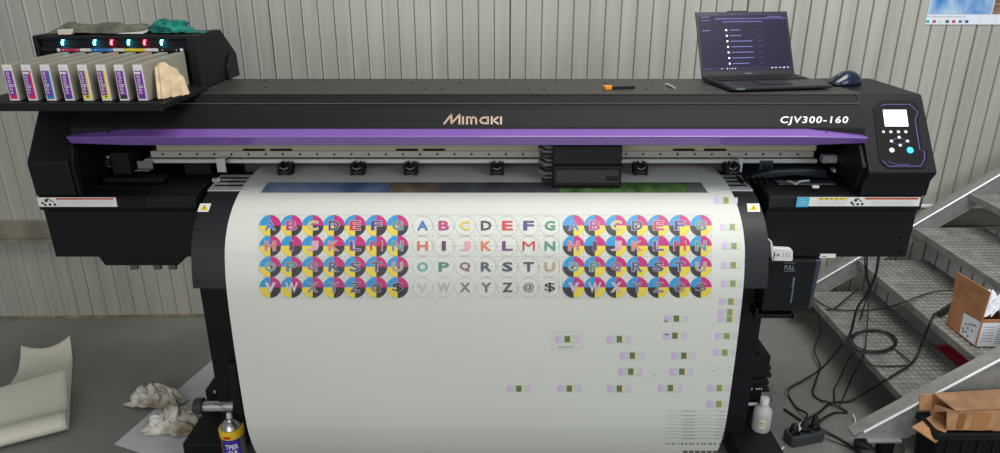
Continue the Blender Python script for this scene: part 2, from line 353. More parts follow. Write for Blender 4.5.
# pinch rollers
for px in (286, 358, 411, 497, 640, 731):
    p = py_(px, 166, 2.27); mb = MB()
    mb.box(p.x - .022, p.x + .022, 2.262, 2.30, 1.135, 1.152, dark)
    for s in (-1, 1):
        mb.box(p.x + s * .018 - .005, p.x + s * .018 + .005, 2.245, 2.285, 1.124, 1.16, dark)
        mb.box(p.x + s * .009 - .0025, p.x + s * .009 + .0025, 2.25, 2.275, 1.15, 1.166, dark)
    a = mb.build('pinch_roller_bracket', P, bev=.001)
    mb = MB(); mb.lathe([(.0, -.014), (.0075, -.014), (.0075, .014), (0, .014)], (p.x, 2.25, 1.133), rubber, axis='x', n=14); mb.build('roller', a, smooth=True)
    mb = MB(); mb.tube([(p.x - .014, 2.247, 1.150), (p.x, 2.244, 1.144), (p.x + .014, 2.247, 1.151)], .0013, silver, n=6); mb.build('spring', a)
# carriage
mb = MB()
a0, a1 = py_(553, 170, 2.15).x, py_(622, 170, 2.15).x
mb.prism([(2.285, 1.245), (2.165, 1.245), (2.160, 1.188), (2.150, 1.182), (2.150, 1.116), (2.158, 1.108), (2.285, 1.108)], a0, a1, blk)
car = mb.build('print_carriage', P, bev=.004)
mb = MB(); mb.box(a0 + .01, a1 - .01, 2.1485, 2.15, 1.128, 1.17, mat('carriage_face', (38, 38, 41), .6)); mb.box(a1 - .05, a1 - .012, 2.147, 2.1485, 1.135, 1.15, blk2); mb.build('face_plate', car, bev=.001)
mb = MB()
for k in range(9):
    z = 1.118 + k * .0145; r = .006 if k % 2 else .008; L = .028 + .018 * ((k * 7) % 5) / 5
    mb.tube([(a0, 2.19, z), (a0 - L * .6, 2.185, z + .002), (a0 - L, 2.20, z + .008), (a0 - L * .8, 2.24, z + .01)], r * .8, mat('grey_hose', (112, 114, 112), .5, .3) if k % 3 else mat('dark_hose', (56, 54, 50), .5), n=8)
mb.box(a0 - .03, a0, 2.195, 2.27, 1.112, 1.24, blk2)
mb.build('hose_connectors', car, smooth=True)
# left cavity mechanics
mb = MB(); q = py_(124, 165, 2.27); mb.box(q.x - .03, q.x + .03, 2.25, 2.33, 1.12, 1.20, blk2); mb.lathe([(.02, -.012), (.026, -.012), (.026, .012), (.02, .012)], (q.x - .06, 2.29, 1.16), blk, n=18); mb.lathe([(.006, -.02), (.006, .02)], (q.x - .06, 2.29, 1.16), silver, n=10); mb.build('belt_pulley', P, bev=.002)
mb = MB(); q = py_(91, 148, 2.33); mb.box(q.x - .018, q.x + .018, 2.32, 2.33, 1.18, 1.215, mat('grey_sheet', (120, 118, 110), .5, .3)); mb.build('sensor_plate', P)
mb = MB(); q = py_(145, 166, 2.28); mb.box(q.x - .022, q.x + .028, 2.275, 2.28, 1.14, 1.165, mat('grey_sheet', (0, 0, 0))); mb.box(q.x - .022, q.x + .028, 2.25, 2.28, 1.137, 1.14, mat('grey_sheet', (0, 0, 0))); mb.build('rail_bracket', P)
mb = MB(); mb.box(-1.325, -.97, 2.15, 2.44, 1.1085, 1.113, dark); mb.box(-1.30, -1.1, 2.20, 2.26, 1.113, 1.128, dark); mb.box(-1.07, -.98, 2.29, 2.42, 1.113, 1.15, dark); mb.build('left_deck', P, bev=.002)
for px, py in ((138.5, 180), (195, 180)):
    p = pz_(px, py, 1.116)
    if px == 195: p = pz_(216, 180, 1.118)
    mb = MB()
    for k in range(5):
        a = k * 1.256; mb.box(p.x - .002 + .009 * math.cos(a), p.x + .003 + .009 * math.cos(a), p.y - .003 + .009 * math.sin(a), p.y + .003 + .009 * math.sin(a), 1.113, 1.124, silver)
    mb.lathe([(.009, 0), (.009, .006), (.004, .008)], (p.x, p.y, 1.116), silver, n=10); mb.build('thumb_screw', P)
# chrome clamp tabs and platen plates
for px0, px1 in ((218, 225), (737.5, 743)):
    p0, p1 = py_(px0, 172, 2.262), py_(px1, 159.5, 2.262); mb = MB(); mb.box(p0.x, p1.x, 2.258, 2.264, p0.z, p1.z + .002, silver); mb.box(p0.x, p1.x, 2.258, 2.30, p1.z, p1.z + .003, silver); mb.build('media_clamp_tab', P, bev=.001)
for px0, px1, s in ((211, 252, -1), (716, 750, 1)):
    x0, x1 = (pz_(px0, 187, 1.105).x, pz_(px1, 187, 1.105).x); mb = MB()
    y0 = 2.145
    mb.prism([(y0, 1.1), (y0, 1.1045), (2.27, 1.1195), (2.27, 1.112)], x0, x1, silver)
    for k in range(3): mb.prism([(y0 + .03 + k * .03, 1.107 + k * .0035), (y0 + .03 + k * .03, 1.109 + k * .0035), (y0 + .042 + k * .03, 1.1105 + k * .0035), (y0 + .042 + k * .03, 1.108 + k * .0035)], x0 + .01, x1 - .01, blk2)
    mb.build('media_clamp', P, bev=.001)
# right cavity: capping station, cap, blades
mb = MB(); mb.box(.85, 1.127, 2.15, 2.44, 1.1085, 1.113, dark); mb.build('right_deck', P)
bl = mat('blue_black_plastic', (30, 36, 46), .35)
mb = MB(); mb.prism([(.80, 1.112), (.86, 1.112), (.98, 1.125), (1.10, 1.112), (1.08, 1.145), (.90, 1.14)], 2.24, 2.40, bl, axis='y')
q = py_(765, 165, 2.30); mb.box(q.x - .025, q.x + .02, 2.28, 2.33, 1.113, 1.165, bl); mb.box(q.x - .015, q.x + .01, 2.27, 2.28, 1.12, 1.15, dark)
for k in range(5): mb.box(.79 + k * .02, .798 + k * .02, 2.19, 2.25, 1.11, 1.122, dark)
mb.box(.90, 1.09, 2.165, 2.21, 1.113, 1.120, bl)
mb.build('capping_station', P, bev=.003)
mb = MB()
for a, b in (((788, 181), (796, 184)), ((796, 184), (800, 181.5)), ((799, 181.5), (809, 180.5))):
    mb.tube([pz_(*a, 1.13), pz_(*b, 1.13)], .0035, silver, n=6)
p = pz_(815.5, 186.2, 1.125); mb.box(p.x - .01, p.x + .01, p.y - .005, p.y + .005, 1.12, 1.127, white)
mb.build('wiper_arm', P)
cp0 = py_(828, 156, 2.28); mb = MB(); st_m = mat('bracket_steel', (150, 160, 172), .35, .15)
mb.box(cp0.x - .018, cp0.x + .03, 2.272, 2.30, 1.158, 1.185, st_m); mb.box(cp0.x + .03, cp0.x + .075, 2.275, 2.285, 1.14, 1.195, st_m); mb.box(cp0.x + .045, cp0.x + .065, 2.27, 2.30, 1.125, 1.15, st_m); mb.box(cp0.x + .0, cp0.x + .025, 2.262, 2.272, 1.163, 1.18, silver)
mb.lathe([(.006, 0), (.006, .02)], (cp0.x + .017, 2.25, 1.137), silver, axis='y', n=10); mb.box(cp0.x + .015, cp0.x + .05, 2.27, 2.28, 1.13, 1.142, st_m)
mb.build('belt_end_bracket', P, bev=.0015)
# inner side walls catch light
mb = MB(); mb.prism([(2.125, 1.262), (2.105, 1.262), (2.085, 1.20), (2.092, 1.104), (2.11, 1.104)], CL, CL + .010, blk2); mb.build('inner_cheek', P, bev=.002)
mb = MB(); mb.prism([(2.2, 1.262), (2.13, 1.262), (2.075, 1.20), (2.11, 1.11), (2.2, 1.11)], CR - .012, CR, blk); mb.build('inner_cheek', P, bev=.002)

# ---- paper path profile (Y, Z)
K = [(2.40, 1.122), (2.33, 1.122), (2.26, 1.1205), (2.19, 1.113), (2.125, 1.098), (2.06, 1.072), (2.005, 1.035), (1.965, .985), (1.945, .93), (1.932, .87), (1.926, .80), (1.922, .70), (1.920, .60), (1.920, .5), (1.922, .40), (1.930, .33), (1.952, .255), (1.985, .19), (2.03, .14), (2.09, .11)]
SP = spline([(a, b, 0) for a, b in K], 10); SP = [(v.x, v.y) for v in SP]
def sp_norm(i):
    a = SP[max(i - 1, 0)]; b = SP[min(i + 1, len(SP) - 1)]; t = Vector((b[0] - a[0], b[1] - a[1])).normalized(); n_ = Vector((t.y, -t.x))  # outward (towards -Y/+Z)
    return n_ if (n_.x < 0 or n_.y > 0) and not (n_.x > .3) else -n_
NR = [sp_norm(i) for i in range(len(SP))]
PYS = [proj(Vector((0, a, b)))[1] for a, b in SP]
def S_(px, py, off=.0012):
    i = 0
    while i < len(PYS) - 2 and PYS[i + 1] < py: i += 1
    t = (py - PYS[i]) / max(1e-6, PYS[i + 1] - PYS[i]); t = max(-1, min(1.5, t))
    y = SP[i][0] + (SP[i + 1][0] - SP[i][0]) * t; z = SP[i][1] + (SP[i + 1][1] - SP[i][1]) * t; n_ = NR[i].lerp(NR[i + 1], t)
    d = y * ct - (z - H) * st; X = (px - 500) / F * d
    return Vector((X, y + n_.x * off, z + n_.y * off))
def PZX(i, off): return SP[i][0] + NR[i].x * off, SP[i][1] + NR[i].y * off
# apron
iend = min(range(len(SP)), key=lambda i: abs(SP[i][1] - .856))
mb = MB(); idx = list(range(22, iend + 1)); vs = []
for x in (-.938, .816):
    vs += [(x,) + PZX(i, -.004) for i in idx] + [(x,) + PZX(i, -.008) for i in idx]
n_ = len(idx); fs = []
for i in range(n_ - 1): fs += [(i, i + 1, 2 * n_ + i + 1, 2 * n_ + i), (n_ + i, n_ + i + 1, 3 * n_ + i + 1, 3 * n_ + i), (i, i + 1, n_ + i + 1, n_ + i), (2 * n_ + i, 2 * n_ + i + 1, 3 * n_ + i + 1, 3 * n_ + i)]
fs += [(0, n_, 3 * n_, 2 * n_), (n_ - 1, 2 * n_ - 1, 4 * n_ - 1, 3 * n_ - 1)]
mb.add(vs, fs, apm); apr = mb.build('paper_guide_apron', P, smooth=True)
for px0, px1 in ((198.5, 209.5), (747.5, 760)):
    mb = MB(); sk = 1.5 if px0 < 500 else -.5
    y0, y1 = 202.8, 211.2; off = -.0028
    mb.poly([S_(px0 - sk, y1, off), S_(px1 - sk, y1, off), S_(px1 + sk, y0, off), S_(px0 + sk, y0, off)], lblw)
    c = (px0 + px1) / 2; mb.poly([S_(c - 5, y1 - 1.6, off + .0006), S_(c + 4, y1 - 1.6, off + .0006), S_(c + .6, y0 + 1, off + .0006)], yel)
    mb.poly([S_(c - .8, y1 - 2.6, off + .001), S_(c + .4, y1 - 2.6, off + .001), S_(c + .5, y0 + 3.2, off + .001), S_(c - .2, y0 + 3.2, off + .001)], mat('black_print', (25, 25, 27), .5))
    o = mb.build('warning_sticker', apr); o['label'] = 'yellow triangle warning sticker'
for px, py in ((195.5, 282), (195.5, 229)):
    p = S_(px + 1.5, py, -.003); mb = MB(); mb.lathe([(.003, -.002), (.003, .001)], p, dark, axis='y', n=8); mb.build('apron_screw', apr)
# stand
for s, nm in ((-1, 'l'), (1, 'r')):
    X = lambda d: CX + s * d
    def bx(mb, d0, d1, *a): mb.box(min(X(d0), X(d1)), max(X(d0), X(d1)), *a)
    mb = MB(); bx(mb, .865, .985, 2.20, 2.215, .12, .89, blk); bx(mb, .945, .985, 2.215, 2.34, .12, .89, blk); bx(mb, .865, .88, 2.215, 2.34, .12, .89, blk); mb.build('stand_post', P, bev=.003)
    mb = MB(); bx(mb, .93, 1.118 if s < 0 else 1.095, 2.14 if s < 0 else 2.08, 2.72, .03, .12, blk); f_ = mb.build('stand_foot', P, bev=.006)
    for yy in (2.22, 2.62):
        mb = MB(); mb.lathe([(.012, 0), (.028, 0), (.028, .022), (.008, .024), (.008, .035)], (X(1.02), yy, .0), rubber, n=16); mb.build('levelling_foot', f_)
    mb = MB(); bx(mb, .865, 1.112 if s < 0 else 1.08, 2.37, 2.60, .12, .20, blk); mb.build('foot_bracket', P, bev=.004)
mb = MB(); mb.box(-.85, .73, 2.40, 2.46, .16, .24, blk); mb.build('stand_crossbar', P, bev=.004)
mb = MB(); mb.lathe([(.019, 0), (.019, .26)], (-1.10, 2.2, .244), silver, axis='x', n=24); sh = mb.build('take_up_shaft', P, smooth=True); sh['label'] = 'bright chrome shaft'
mb = MB(); mb.lathe([(.02, -.036), (.029, -.034), (.031, -.025), (.031, -.004), (.027, 0)], (-1.10, 2.2, .244), mat('dark_grey_cap', (58, 58, 58), .4), axis='x', n=24); mb.build('shaft_cap', sh, smooth=True)
mb = MB(); mb.prism([(2.07, .16), (2.07, .49), (2.085, .505), (2.115, .505), (2.13, .49), (2.13, .16)], -.935, -.905, blk2); mb.build('tension_arm', P, bev=.003)
mb = MB(); mb.lathe([(.055, 0), (.055, .02), (.03, .03)], (-.975, 2.2, .244), blk, axis='x', n=28); mb.build('shaft_flange', P, smooth=True)
mb = MB(); p = py_(214, 393, 2.36); mb.lathe([(.006, 0), (.006, .004)], (p.x, 2.366, p.z), silver, axis='y', n=10); mb.build('bracket_screw', P)
mb = MB(); mb.tube(spline([(-1.055, 2.184, .270), (-1.03, 2.176, .262), (-1.0, 2.17, .235), (-.985, 2.165, .215)], 4), .0013, mat('red_wire', (150, 40, 35), .5), n=5); mb.tube(spline([(-1.10, 2.175, .262), (-1.06, 2.17, .275), (-1.02, 2.172, .27), (-.98, 2.18, .285)], 4), .0013, mat('red_wire', (0, 0, 0)), n=5); mb.build('loose_wire', P)
# take-up motor unit, right
mb = MB()
mb.box(.79, 1.0, 2.275, 2.42, .16, .40, blk); mb.box(.785, 1.008, 2.262, 2.43, .375, .42, blk2); mb.box(.785, 1.006, 2.262, 2.27, .30, .318, blk2); mb.box(.82, .97, 2.28, 2.40, .42, .435, blk)
for k in range(4): mb.box(1.0, 1.03 - .006 * (k % 2), 2.28, 2.34, .25 + k * .032, .268 + k * .032, blk)
mu = mb.build('take_up_motor_unit', P, bev=.005)
mb = MB()
for k in range(7):
    if k != 3: p = py_(746.5 + k * 2.4, 389, 2.2615); mb.box(p.x, p.x + .004, 2.2612, 2.2618, p.z - .003, p.z + .004, white)
p = py_(753, 403.8, 2.2615); mb.box(p.x - .018, p.x + .018, 2.258, 2.262, p.z - .005, p.z + .006, white)
mb.build('motor_markings', mu)
mb = MB(); mb.box(.74, .80, 2.19, 2.29, .15, .36, blk); mb.lathe([(.03, -.03), (.045, -.02), (.045, 0)], (.80, 2.2, .2), blk, axis='x', n=20); mb.build('spool_holder', P, bev=.006)
# ink drain bottle holder + lever
mb = MB(); mb.prism([(.872, .885), (1.03, .885), (1.03, .71), (1.01, .70), (.872, .70)], 2.085, 2.30, blk, axis='y'); dh = mb.build('drain_bottle_holder', P, bev=.005)
mb = MB(); a, b = py_(784, 269.8, 2.083), py_(795, 265.2, 2.083); fit_text(mb, 'PULL', (a.x, 2.0835, a.z), (b.x, 2.0835, a.z), (a.x, 2.0835, b.z), mat('grey_print', (120, 124, 130), .5), off=.02)
for yy in (263.2, 271.3): p = py_(784, yy, 2.0835); mb.box(p.x, p.x + .036, 2.083, 2.0836, p.z, p.z + .0015, mat('grey_print', (0, 0, 0)))
mb.build('pull_marking', dh)
mb = MB(); wn = mat('bottle_window', (84, 98, 116), .25)
for (x0, y0, x1, y1) in ((791.5, 278, 795.5, 288), (790, 289, 794, 303)): a, b = py_(x0, y1, 2.082), py_(x1, y0, 2.082); mb.box(a.x, b.x, 2.082, 2.086, a.z, b.z, wn)
mb.build('level_window', dh, bev=.001)
mb = MB(); mb.prism([(1.03, .88), (1.052, .88), (1.045, .70), (1.03, .70)], 2.10, 2.28, mat('waste_bottle', (52, 60, 72), .25), axis='y'); mb.build('waste_bottle', dh, bev=.003)
mb = MB(); mb.box(.86, .99, 2.10, 2.32, .665, .68, blk); mb.box(.86, .87, 2.10, 2.32, .68, .70, blk); mb.box(.98, .99, 2.10, 2.32, .665, .70, blk); mb.build('drip_tray', P, bev=.002)
mb = MB(); mb.box(.80, .872, 2.15, 2.30, .52, .885, blk); mb.build('side_duct', P, bev=.004)
def lv(px, py): return py_(px, py, 2.075)
mb = MB(); mb.slab([lv(*q) for q in ((774.5, 249.5), (776, 248.6), (791.5, 249.3), (793, 251), (793, 259.5), (791.5, 261.3), (772.5, 260.8), (773.2, 255))], (0, .022, 0), white)
mb.slab([lv(*q) for q in ((770.0, 241.3), (771.8, 241.3), (775.8, 254), (774.2, 260.6), (772.2, 260.6))], (0, .03, 0), white)
lv_ = mb.build('clamp_lever', P, bev=.0015); lv_['label'] = 'white clamp lever'
mb = MB(); p = py_(778, 255, 2.0745); mb.lathe([(.005, 0), (.005, .001)], p, mat('grey_print', (0, 0, 0)), axis='y', n=14)
for k in range(3):
    p = py_(782.5 + k * 3, 257, 2.0745); mb.box(p.x, p.x + .003, 2.0742, 2.075, p.z - .001, p.z + .016, mat('pale_print2', (165, 165, 160), .5))
mb.build('lever_print', lv_)

# ================================================================== PRINTED PAPER
PR = root('printed_vinyl_sheet', 'wide white printed sheet of coloured letter circles curving down out of the printer', 'paper', (-.046, 1.92, .2), world=True)
mb = MB(); vs = []; nx = 40; PXL, PXR = -.834, .742
I = list(range(0, len(SP)))
for i in I:
    for k in range(nx + 1):
        x = PXL + (PXR - PXL) * k / nx
        t = max(0, (.42 - SP[i][1]) / .3) ** 1.3   # lower edge draws in a little where it curls back
        x = x + (.0) * t
        w = .0007 * math.sin(x * 9 + SP[i][1] * 7)
        y, z = PZX(i, 0); vs.append((x, y + w * (1 if SP[i][1] < .95 else 0), z))
W = nx + 1
fs = [(i * W + k, i * W + k + 1, (i + 1) * W + k + 1, (i + 1) * W + k) for i in range(len(I) - 1) for k in range(nx)]
mb.add(vs, fs, pap); sheet = mb.build('sheet', PR, smooth=True); 
def cutmap(mb, shapes, off, step=2.2):       # shapes: list of (verts2d px, faces, mat) -> cut into bands and laid on the sheet
    bymat = {}
    for vs, fs, m in shapes: bymat.setdefault(m, []).append((vs, fs))
    for m, L in bymat.items():
        bm = bmesh.new()
        for vs, fs in L:
            bv = [bm.verts.new((x, y, 0)) for x, y in vs]
            for f in fs:
                try: bm.faces.new([bv[i] for i in f])
                except ValueError: pass
        ys = [v.co.y for v in bm.verts]; y = min(ys) + step * .5; y1 = max(ys)
        while y < y1:
            bmesh.ops.bisect_plane(bm, geom=bm.verts[:] + bm.edges[:] + bm.faces[:], dist=1e-5, plane_co=(0, y, 0), plane_no=(0, 1, 0)); y += step
        bm.verts.index_update()
        mb.add([S_(v.co.x, v.co.y, off) for v in bm.verts], [tuple(v.index for v in f.verts) for f in bm.faces], m); bm.free()
def rect(x0, y0, x1, y1, m): return ([(x0, y0), (x1, y0), (x1, y1), (x0, y1)], [(0, 1, 2, 3)], m)
def sector(cx, cy, r, a0, a1, m, n=8):
    vs = [(cx, cy)] + [(cx + r * math.cos(a0 + (a1 - a0) * k / n), cy - r * .965 * math.sin(a0 + (a1 - a0) * k / n)) for k in range(n + 1)]
    return (vs, [tuple(range(n + 2))], m)
def ring(cx, cy, r, w, m, n=28):
    vs = []; 
    for k in range(n):
        a = 2 * math.pi * k / n; vs += [(cx + r * math.cos(a), cy + r * .965 * math.sin(a)), (cx + (r - w) * math.cos(a), cy + (r - w) * .965 * math.sin(a))]
    return (vs, [(2 * k, (2 * k + 2) % (2 * n), (2 * k + 3) % (2 * n), 2 * k + 1) for k in range(n)], m)
def letter(ch, cx, cy, w, h, m, off=0):
    vs, fs = text2d(ch, (0 if ch in 'M@$' else off * .6 if ch in 'W' else off), 0, 2); x0, x1, y0, y1 = bounds(vs)
    k = w if ch not in 'I' else w * .38
    return ([(cx + ((x - x0) / (x1 - x0) - .5) * k, cy - ((y - y0) / (y1 - y0) - .5) * h) for x, y in vs], fs, m)
rows = [225.7, 245.9, 266.7, 287.2]
LET = ['ABCDEFG', 'HIJKLMN', 'OPQRSTU', 'VWXYZ@$']
c_ = lambda n_, rgb: mat('print_' + n_, rgb, .5)
MID = [[c_('blue', (60, 112, 176)), c_('rose', (176, 56, 116)), c_('gold', (206, 188, 72)), c_('ink', (62, 62, 66)), c_('red', (196, 52, 60)), c_('navy', (66, 62, 120)), c_('green', (64, 132, 92))],
       [c_('coral', (206, 104, 84)), c_('plum', (98, 62, 88)), c_('pink', (214, 152, 162)), c_('salmon', (206, 120, 84)), c_('violet', (110, 66, 116)), c_('red', 0), c_('sage', (84, 140, 120))],
       [c_('teal', (84, 158, 150)), c_('moss', (84, 130, 108)), c_('mauve', (132, 86, 116)), c_('slate', (78, 86, 108)), c_('steel', (70, 76, 88)), c_('grape', (88, 70, 92)), c_('tan', (176, 150, 116))],
       [c_('pale', (186, 186, 184)), c_('paler', (170, 170, 168)), c_('grey', (120, 120, 120)), c_('grey2', (110, 108, 112)), c_('dk', (84, 84, 86)), c_('dk2', (66, 66, 70)), c_('dk3', (44, 44, 46))]]
outl = c_('outline', (176, 166, 182)); gridm = c_('grid', (176, 176, 170)); pi = math.pi
for bi, (xc0, lx0, lx1) in enumerate(((270.4, 258.8, 409.3), (422.7, 411.8, 559.2), (573.6, 562.3, 711.5))):
    mb = MB(); sh = []
    base = [rect(lx0 + (lx1 - lx0) * k / 7 - .13, 215, lx0 + (lx1 - lx0) * k / 7 + .13, 298, gridm) for k in range(8)]
    base += [rect(lx0, y - .13, lx1, y + .13, gridm) for y in (215, 225.7, 235.8, 246, 256.3, 266.7, 277, 287.2, 297.8)]
    cutmap(mb, base, .0006)
    for r in range(4):
        for k in range(7):
            cx = xc0 + 21.2 * k; cy = rows[r]; R = 10.9 if bi != 1 else 10.2
            if bi == 1: sh.append(ring(cx, cy, R, .35, gridm))
            else:
                low_l, low_r = (ylp, kbl) if bi == 0 else (kbl, ylp)
                sh += [sector(cx, cy, R, pi / 2, pi, cyan), sector(cx, cy, R, 0, pi / 2, mag), sector(cx, cy, R, pi, 1.5 * pi, low_l), sector(cx, cy, R, 1.5 * pi, 2 * pi, low_r)]
    cutmap(mb, sh, .0010)
    lt = []; lo_ = []
    for r in range(4):
        for k in range(7):
            cx = xc0 + 21.2 * k; cy = rows[r]; m = MID[r][k]; ch = LET[r][k]
            wd = 12.3 if ch in 'MW' else 10.8
            if bi == 1: lt.append(letter(ch, cx, cy, wd, 9.4, m, .028))
            else:
                if r == 3 and bi == 0: m = c_('lt', (205, 198, 200)) if k < 2 else MID[3][k - 0]
                if bi == 2 and r == 3: m = c_('lt2', (190, 180, 188)) if k < 3 else MID[3][3]
                lo_.append(letter(ch, cx, cy, wd + .9, 10.3, outl, .06)); lt.append(letter(ch, cx, cy, wd - .4, 9.2, m, .012))
    if lo_: cutmap(mb, lo_, .0014)
    cutmap(mb, lt, .0018)
    mb.build('printed_alphabet', PR)
# picture strip
sky = mat('print_sky', (52, 74, 110), .5, rgb2=(108, 124, 148), nscale=7); gra = mat('print_earth', (84, 68, 58), .5, rgb2=(110, 94, 80), nscale=18)
dkg = mat('print_dusk', (58, 60, 66), .5, rgb2=(84, 88, 92), nscale=9); grn = mat('print_grass', (38, 72, 38), .5, rgb2=(92, 122, 66), nscale=26); gry = mat('print_stone', (88, 90, 88), .5)
mb = MB()
def trap(x0, x1, m):
    f = lambda x, y: 484 + (x - 484) * (1 + (y - 182.5) * .0016)
    return ([(f(x0, 182.5), 182.5), (f(x1, 182.5), 182.5), (f(x1, 192.8), 192.8), (f(x0, 192.8), 192.8)], [(0, 1, 2, 3)], m)
bnd = [(268, 390, sky), (390, 437, gra), (437, 575, dkg), (575, 688, grn), (688, 701, gry)]
cutmap(mb, [([(268, 182.5), (390, 182.5), (390, 192.8), (260.5, 192.8)], [(0, 1, 2, 3)], sky), rect(390, 182.5, 437, 192.8, gra), rect(437, 182.5, 560, 192.8, dkg), rect(560, 182.5, 688, 192.8, grn), ([(688, 182.5), (700.5, 182.5), (708, 192.8), (688, 192.8)], [(0, 1, 2, 3)], gry)], .0008)
mb.build('printed_picture_strip', PR)
# colour patches
PC = [c_('lilac', (202, 170, 208)), c_('mist', (186, 192, 206)), c_('lime', (190, 204, 150)), c_('olive', (104, 106, 88)), c_('lemon', (206, 212, 120)), c_('haze', (190, 198, 202)), c_('mauve2', (204, 182, 206))]
mb = MB(); sh = []
for i, (x, y) in enumerate([(567, 339), (619, 339), (632, 355.5), (683.5, 355.5), (630.5, 371.5), (681.5, 371.5), (518.5, 388.5), (569, 388.5), (619, 388.5), (670, 388), (719, 388), (676, 318.5), (674.5, 335.5), (730.5, 301.5), (729.5, 312), (729, 319), (726.5, 336), (724.5, 352.5), (718.5, 404), (725.6, 200.6), (732, 227), (733.6, 246), (733, 265), (732.5, 283.5)]):
    w = [0, 4, 3.2, 2, 5.4, 2, 4, 3]; tot = sum(w); x0 = x - 11.6; faint = x > 715
    xs = x0
    xr = 745 if y < 300 else 742
    for k, wk in enumerate(w[1:]):
        e = min(xs + wk, 742 - max(0, (y - 300)) * .13)
        if e > xs: sh.append(rect(xs, y - 3.1, e, y + 3.1, PC[k] if not (faint and k == 3) else c_('olive2', (140, 142, 120))))
        xs += wk
    mb = MB(); cutmap(mb, sh, .0008); mb.build('colour_patch', PR); sh = []
for (xa, ya, xb, yb) in ((552, 331.5, 582, 349), ):
    for r in (rect(xa, ya, xb, ya + .3, gridm), rect(xa, yb, xb, yb + .3, gridm), rect(xa, ya, xa + .3, yb, gridm), rect(xb, ya, xb + .3, yb, gridm), rect(558, 346.5, 574, 347.1, c_('grey', 0))): sh.append(r)
fin = c_('fine', (166, 166, 162))
for (x, y) in ((711, 366), (711, 370), (718, 368), (727, 371), (728, 367), (729, 375), (653, 375)): sh.append(rect(x, y, x + 3.5, y + .5, fin))
sh += [rect(665, 333.8, 668.5, 335, kbl), rect(664, 320.5, 668, 321.8, kbl)]
for k, y in enumerate((410.5, 414.8, 418.5, 421.5, 424.5, 428, 431.3, 434.5, 438)):
    sh.append(rect(665.5, y, 727.5 - k * .45, y + .3, gridm))
    sh.append(rect(683, y + .6, 695, y + 1.1, fin)); sh.append(rect(718 - k * .4, y + .6, 726 - k * .4, y + 1.1, fin))
random.seed(3)
x = 665.5
while x < 722: w = random.uniform(.6, 2); sh.append(rect(x, 443, x + w, 444.4, c_('ink', 0))); x += w + random.uniform(1, 3.5)
for k in range(6): sh.append(rect(683 + k * 6, 450.8, 687.5 + k * 6, 452.6, kbl))
mb = MB(); cutmap(mb, sh, .0008)
mb.build('printed_fine_lines', PR)
# ================================================================== INK UNIT
IU = root('ink_supply_unit', 'black ink cartridge housing with glowing status lights on top of the printer left end', 'ink unit', (-1.2, 2.3, 1.4), world=True)
hx0, hx1 = -1.487, -.968
mb = MB(); z0 = 1.4
mb.prism([(2.31, z0), (2.31, 1.519), (2.302, 1.519), (2.302, 1.533), (2.312, 1.535), (2.312, 1.556), (2.30, 1.558), (2.30, 1.569), (2.51, 1.569), (2.62, 1.478), (2.63, z0)], hx0 + .012, -1.0, blk2)
hs = mb.build('housing', IU, bev=.003)
mb = MB(); mb.prism([(2.292, z0), (2.292, 1.566), (2.297, 1.5715), (2.51, 1.5715), (2.63, 1.478), (2.64, z0)], -1.0, hx1, blk2); mb.build('right_end_cap', IU, bev=.004)
mb = MB(); mb.prism([(2.292, z0), (2.292, 1.566), (2.297, 1.5715), (2.51, 1.5715), (2.63, 1.478), (2.64, z0)], hx0, hx0 + .012, blk); mb.build('left_end_cap', IU, bev=.002)
mb = MB(); mb.prism([(2.50, z0), (2.50, 1.44), (2.55, 1.485), (2.585, 1.47), (2.61, z0)], hx1, hx1 + .012, blk, axis='x'); mb.build('tube_cover', IU, bev=.004)
ledc = mat('led_cyan', (70, 205, 235), .4, emis=22); ledr = mat('led_red', (245, 50, 60), .4, emis=16)
for px, m in ((63, ledc), (95, ledc), (112, ledr), (129, ledc), (145, ledr), (162, ledc)):
    mb = MB(); pts = [py_(px + a, b, 2.306) for a, b in ((3, 37.8), (1, 38.6), (-.4, 40.5), (-.8, 42.8), (-.3, 45))]
    mb.tube(spline(pts, 4), .0032, m, n=8); o = mb.build('status_light', hs, smooth=True); o['label'] = 'glowing cyan light' if m is ledc else 'glowing red light'
mb = MB()
def sx(px): return py_(px, 49, 2.3015).x
for a, b, m in ((57, 60, lblw), (60, 80, mat('strip_magenta', (176, 36, 84), .5)), (80, 91, lblw), (91, 113, mat('strip_blue', (40, 120, 190), .5)), (113, 124, lblw), (124, 145, mat('strip_yellow', (228, 196, 30), .5)), (145, 158, lblw), (180, 183, lblw)):
    mb.box(sx(a), sx(b), 2.3006, 2.302, 1.5215, 1.5305, m)
for a in (63, 77, 95, 110, 127, 145, 162, 176): mb.box(sx(a), sx(a + .9), 2.2998, 2.3006, 1.524, 1.5275, white)
mb.build('colour_strip', hs)
mb = MB(); mb.prism([(1.962, 1.4), (1.962, 1.417), (2.286, 1.417), (2.286, 1.4)], -1.50, -.948, blk); mb.box(-1.50, -.948, 1.958, 1.966, 1.3965, 1.4195, blk2); mb.build('cartridge_tray', IU, bev=.002)
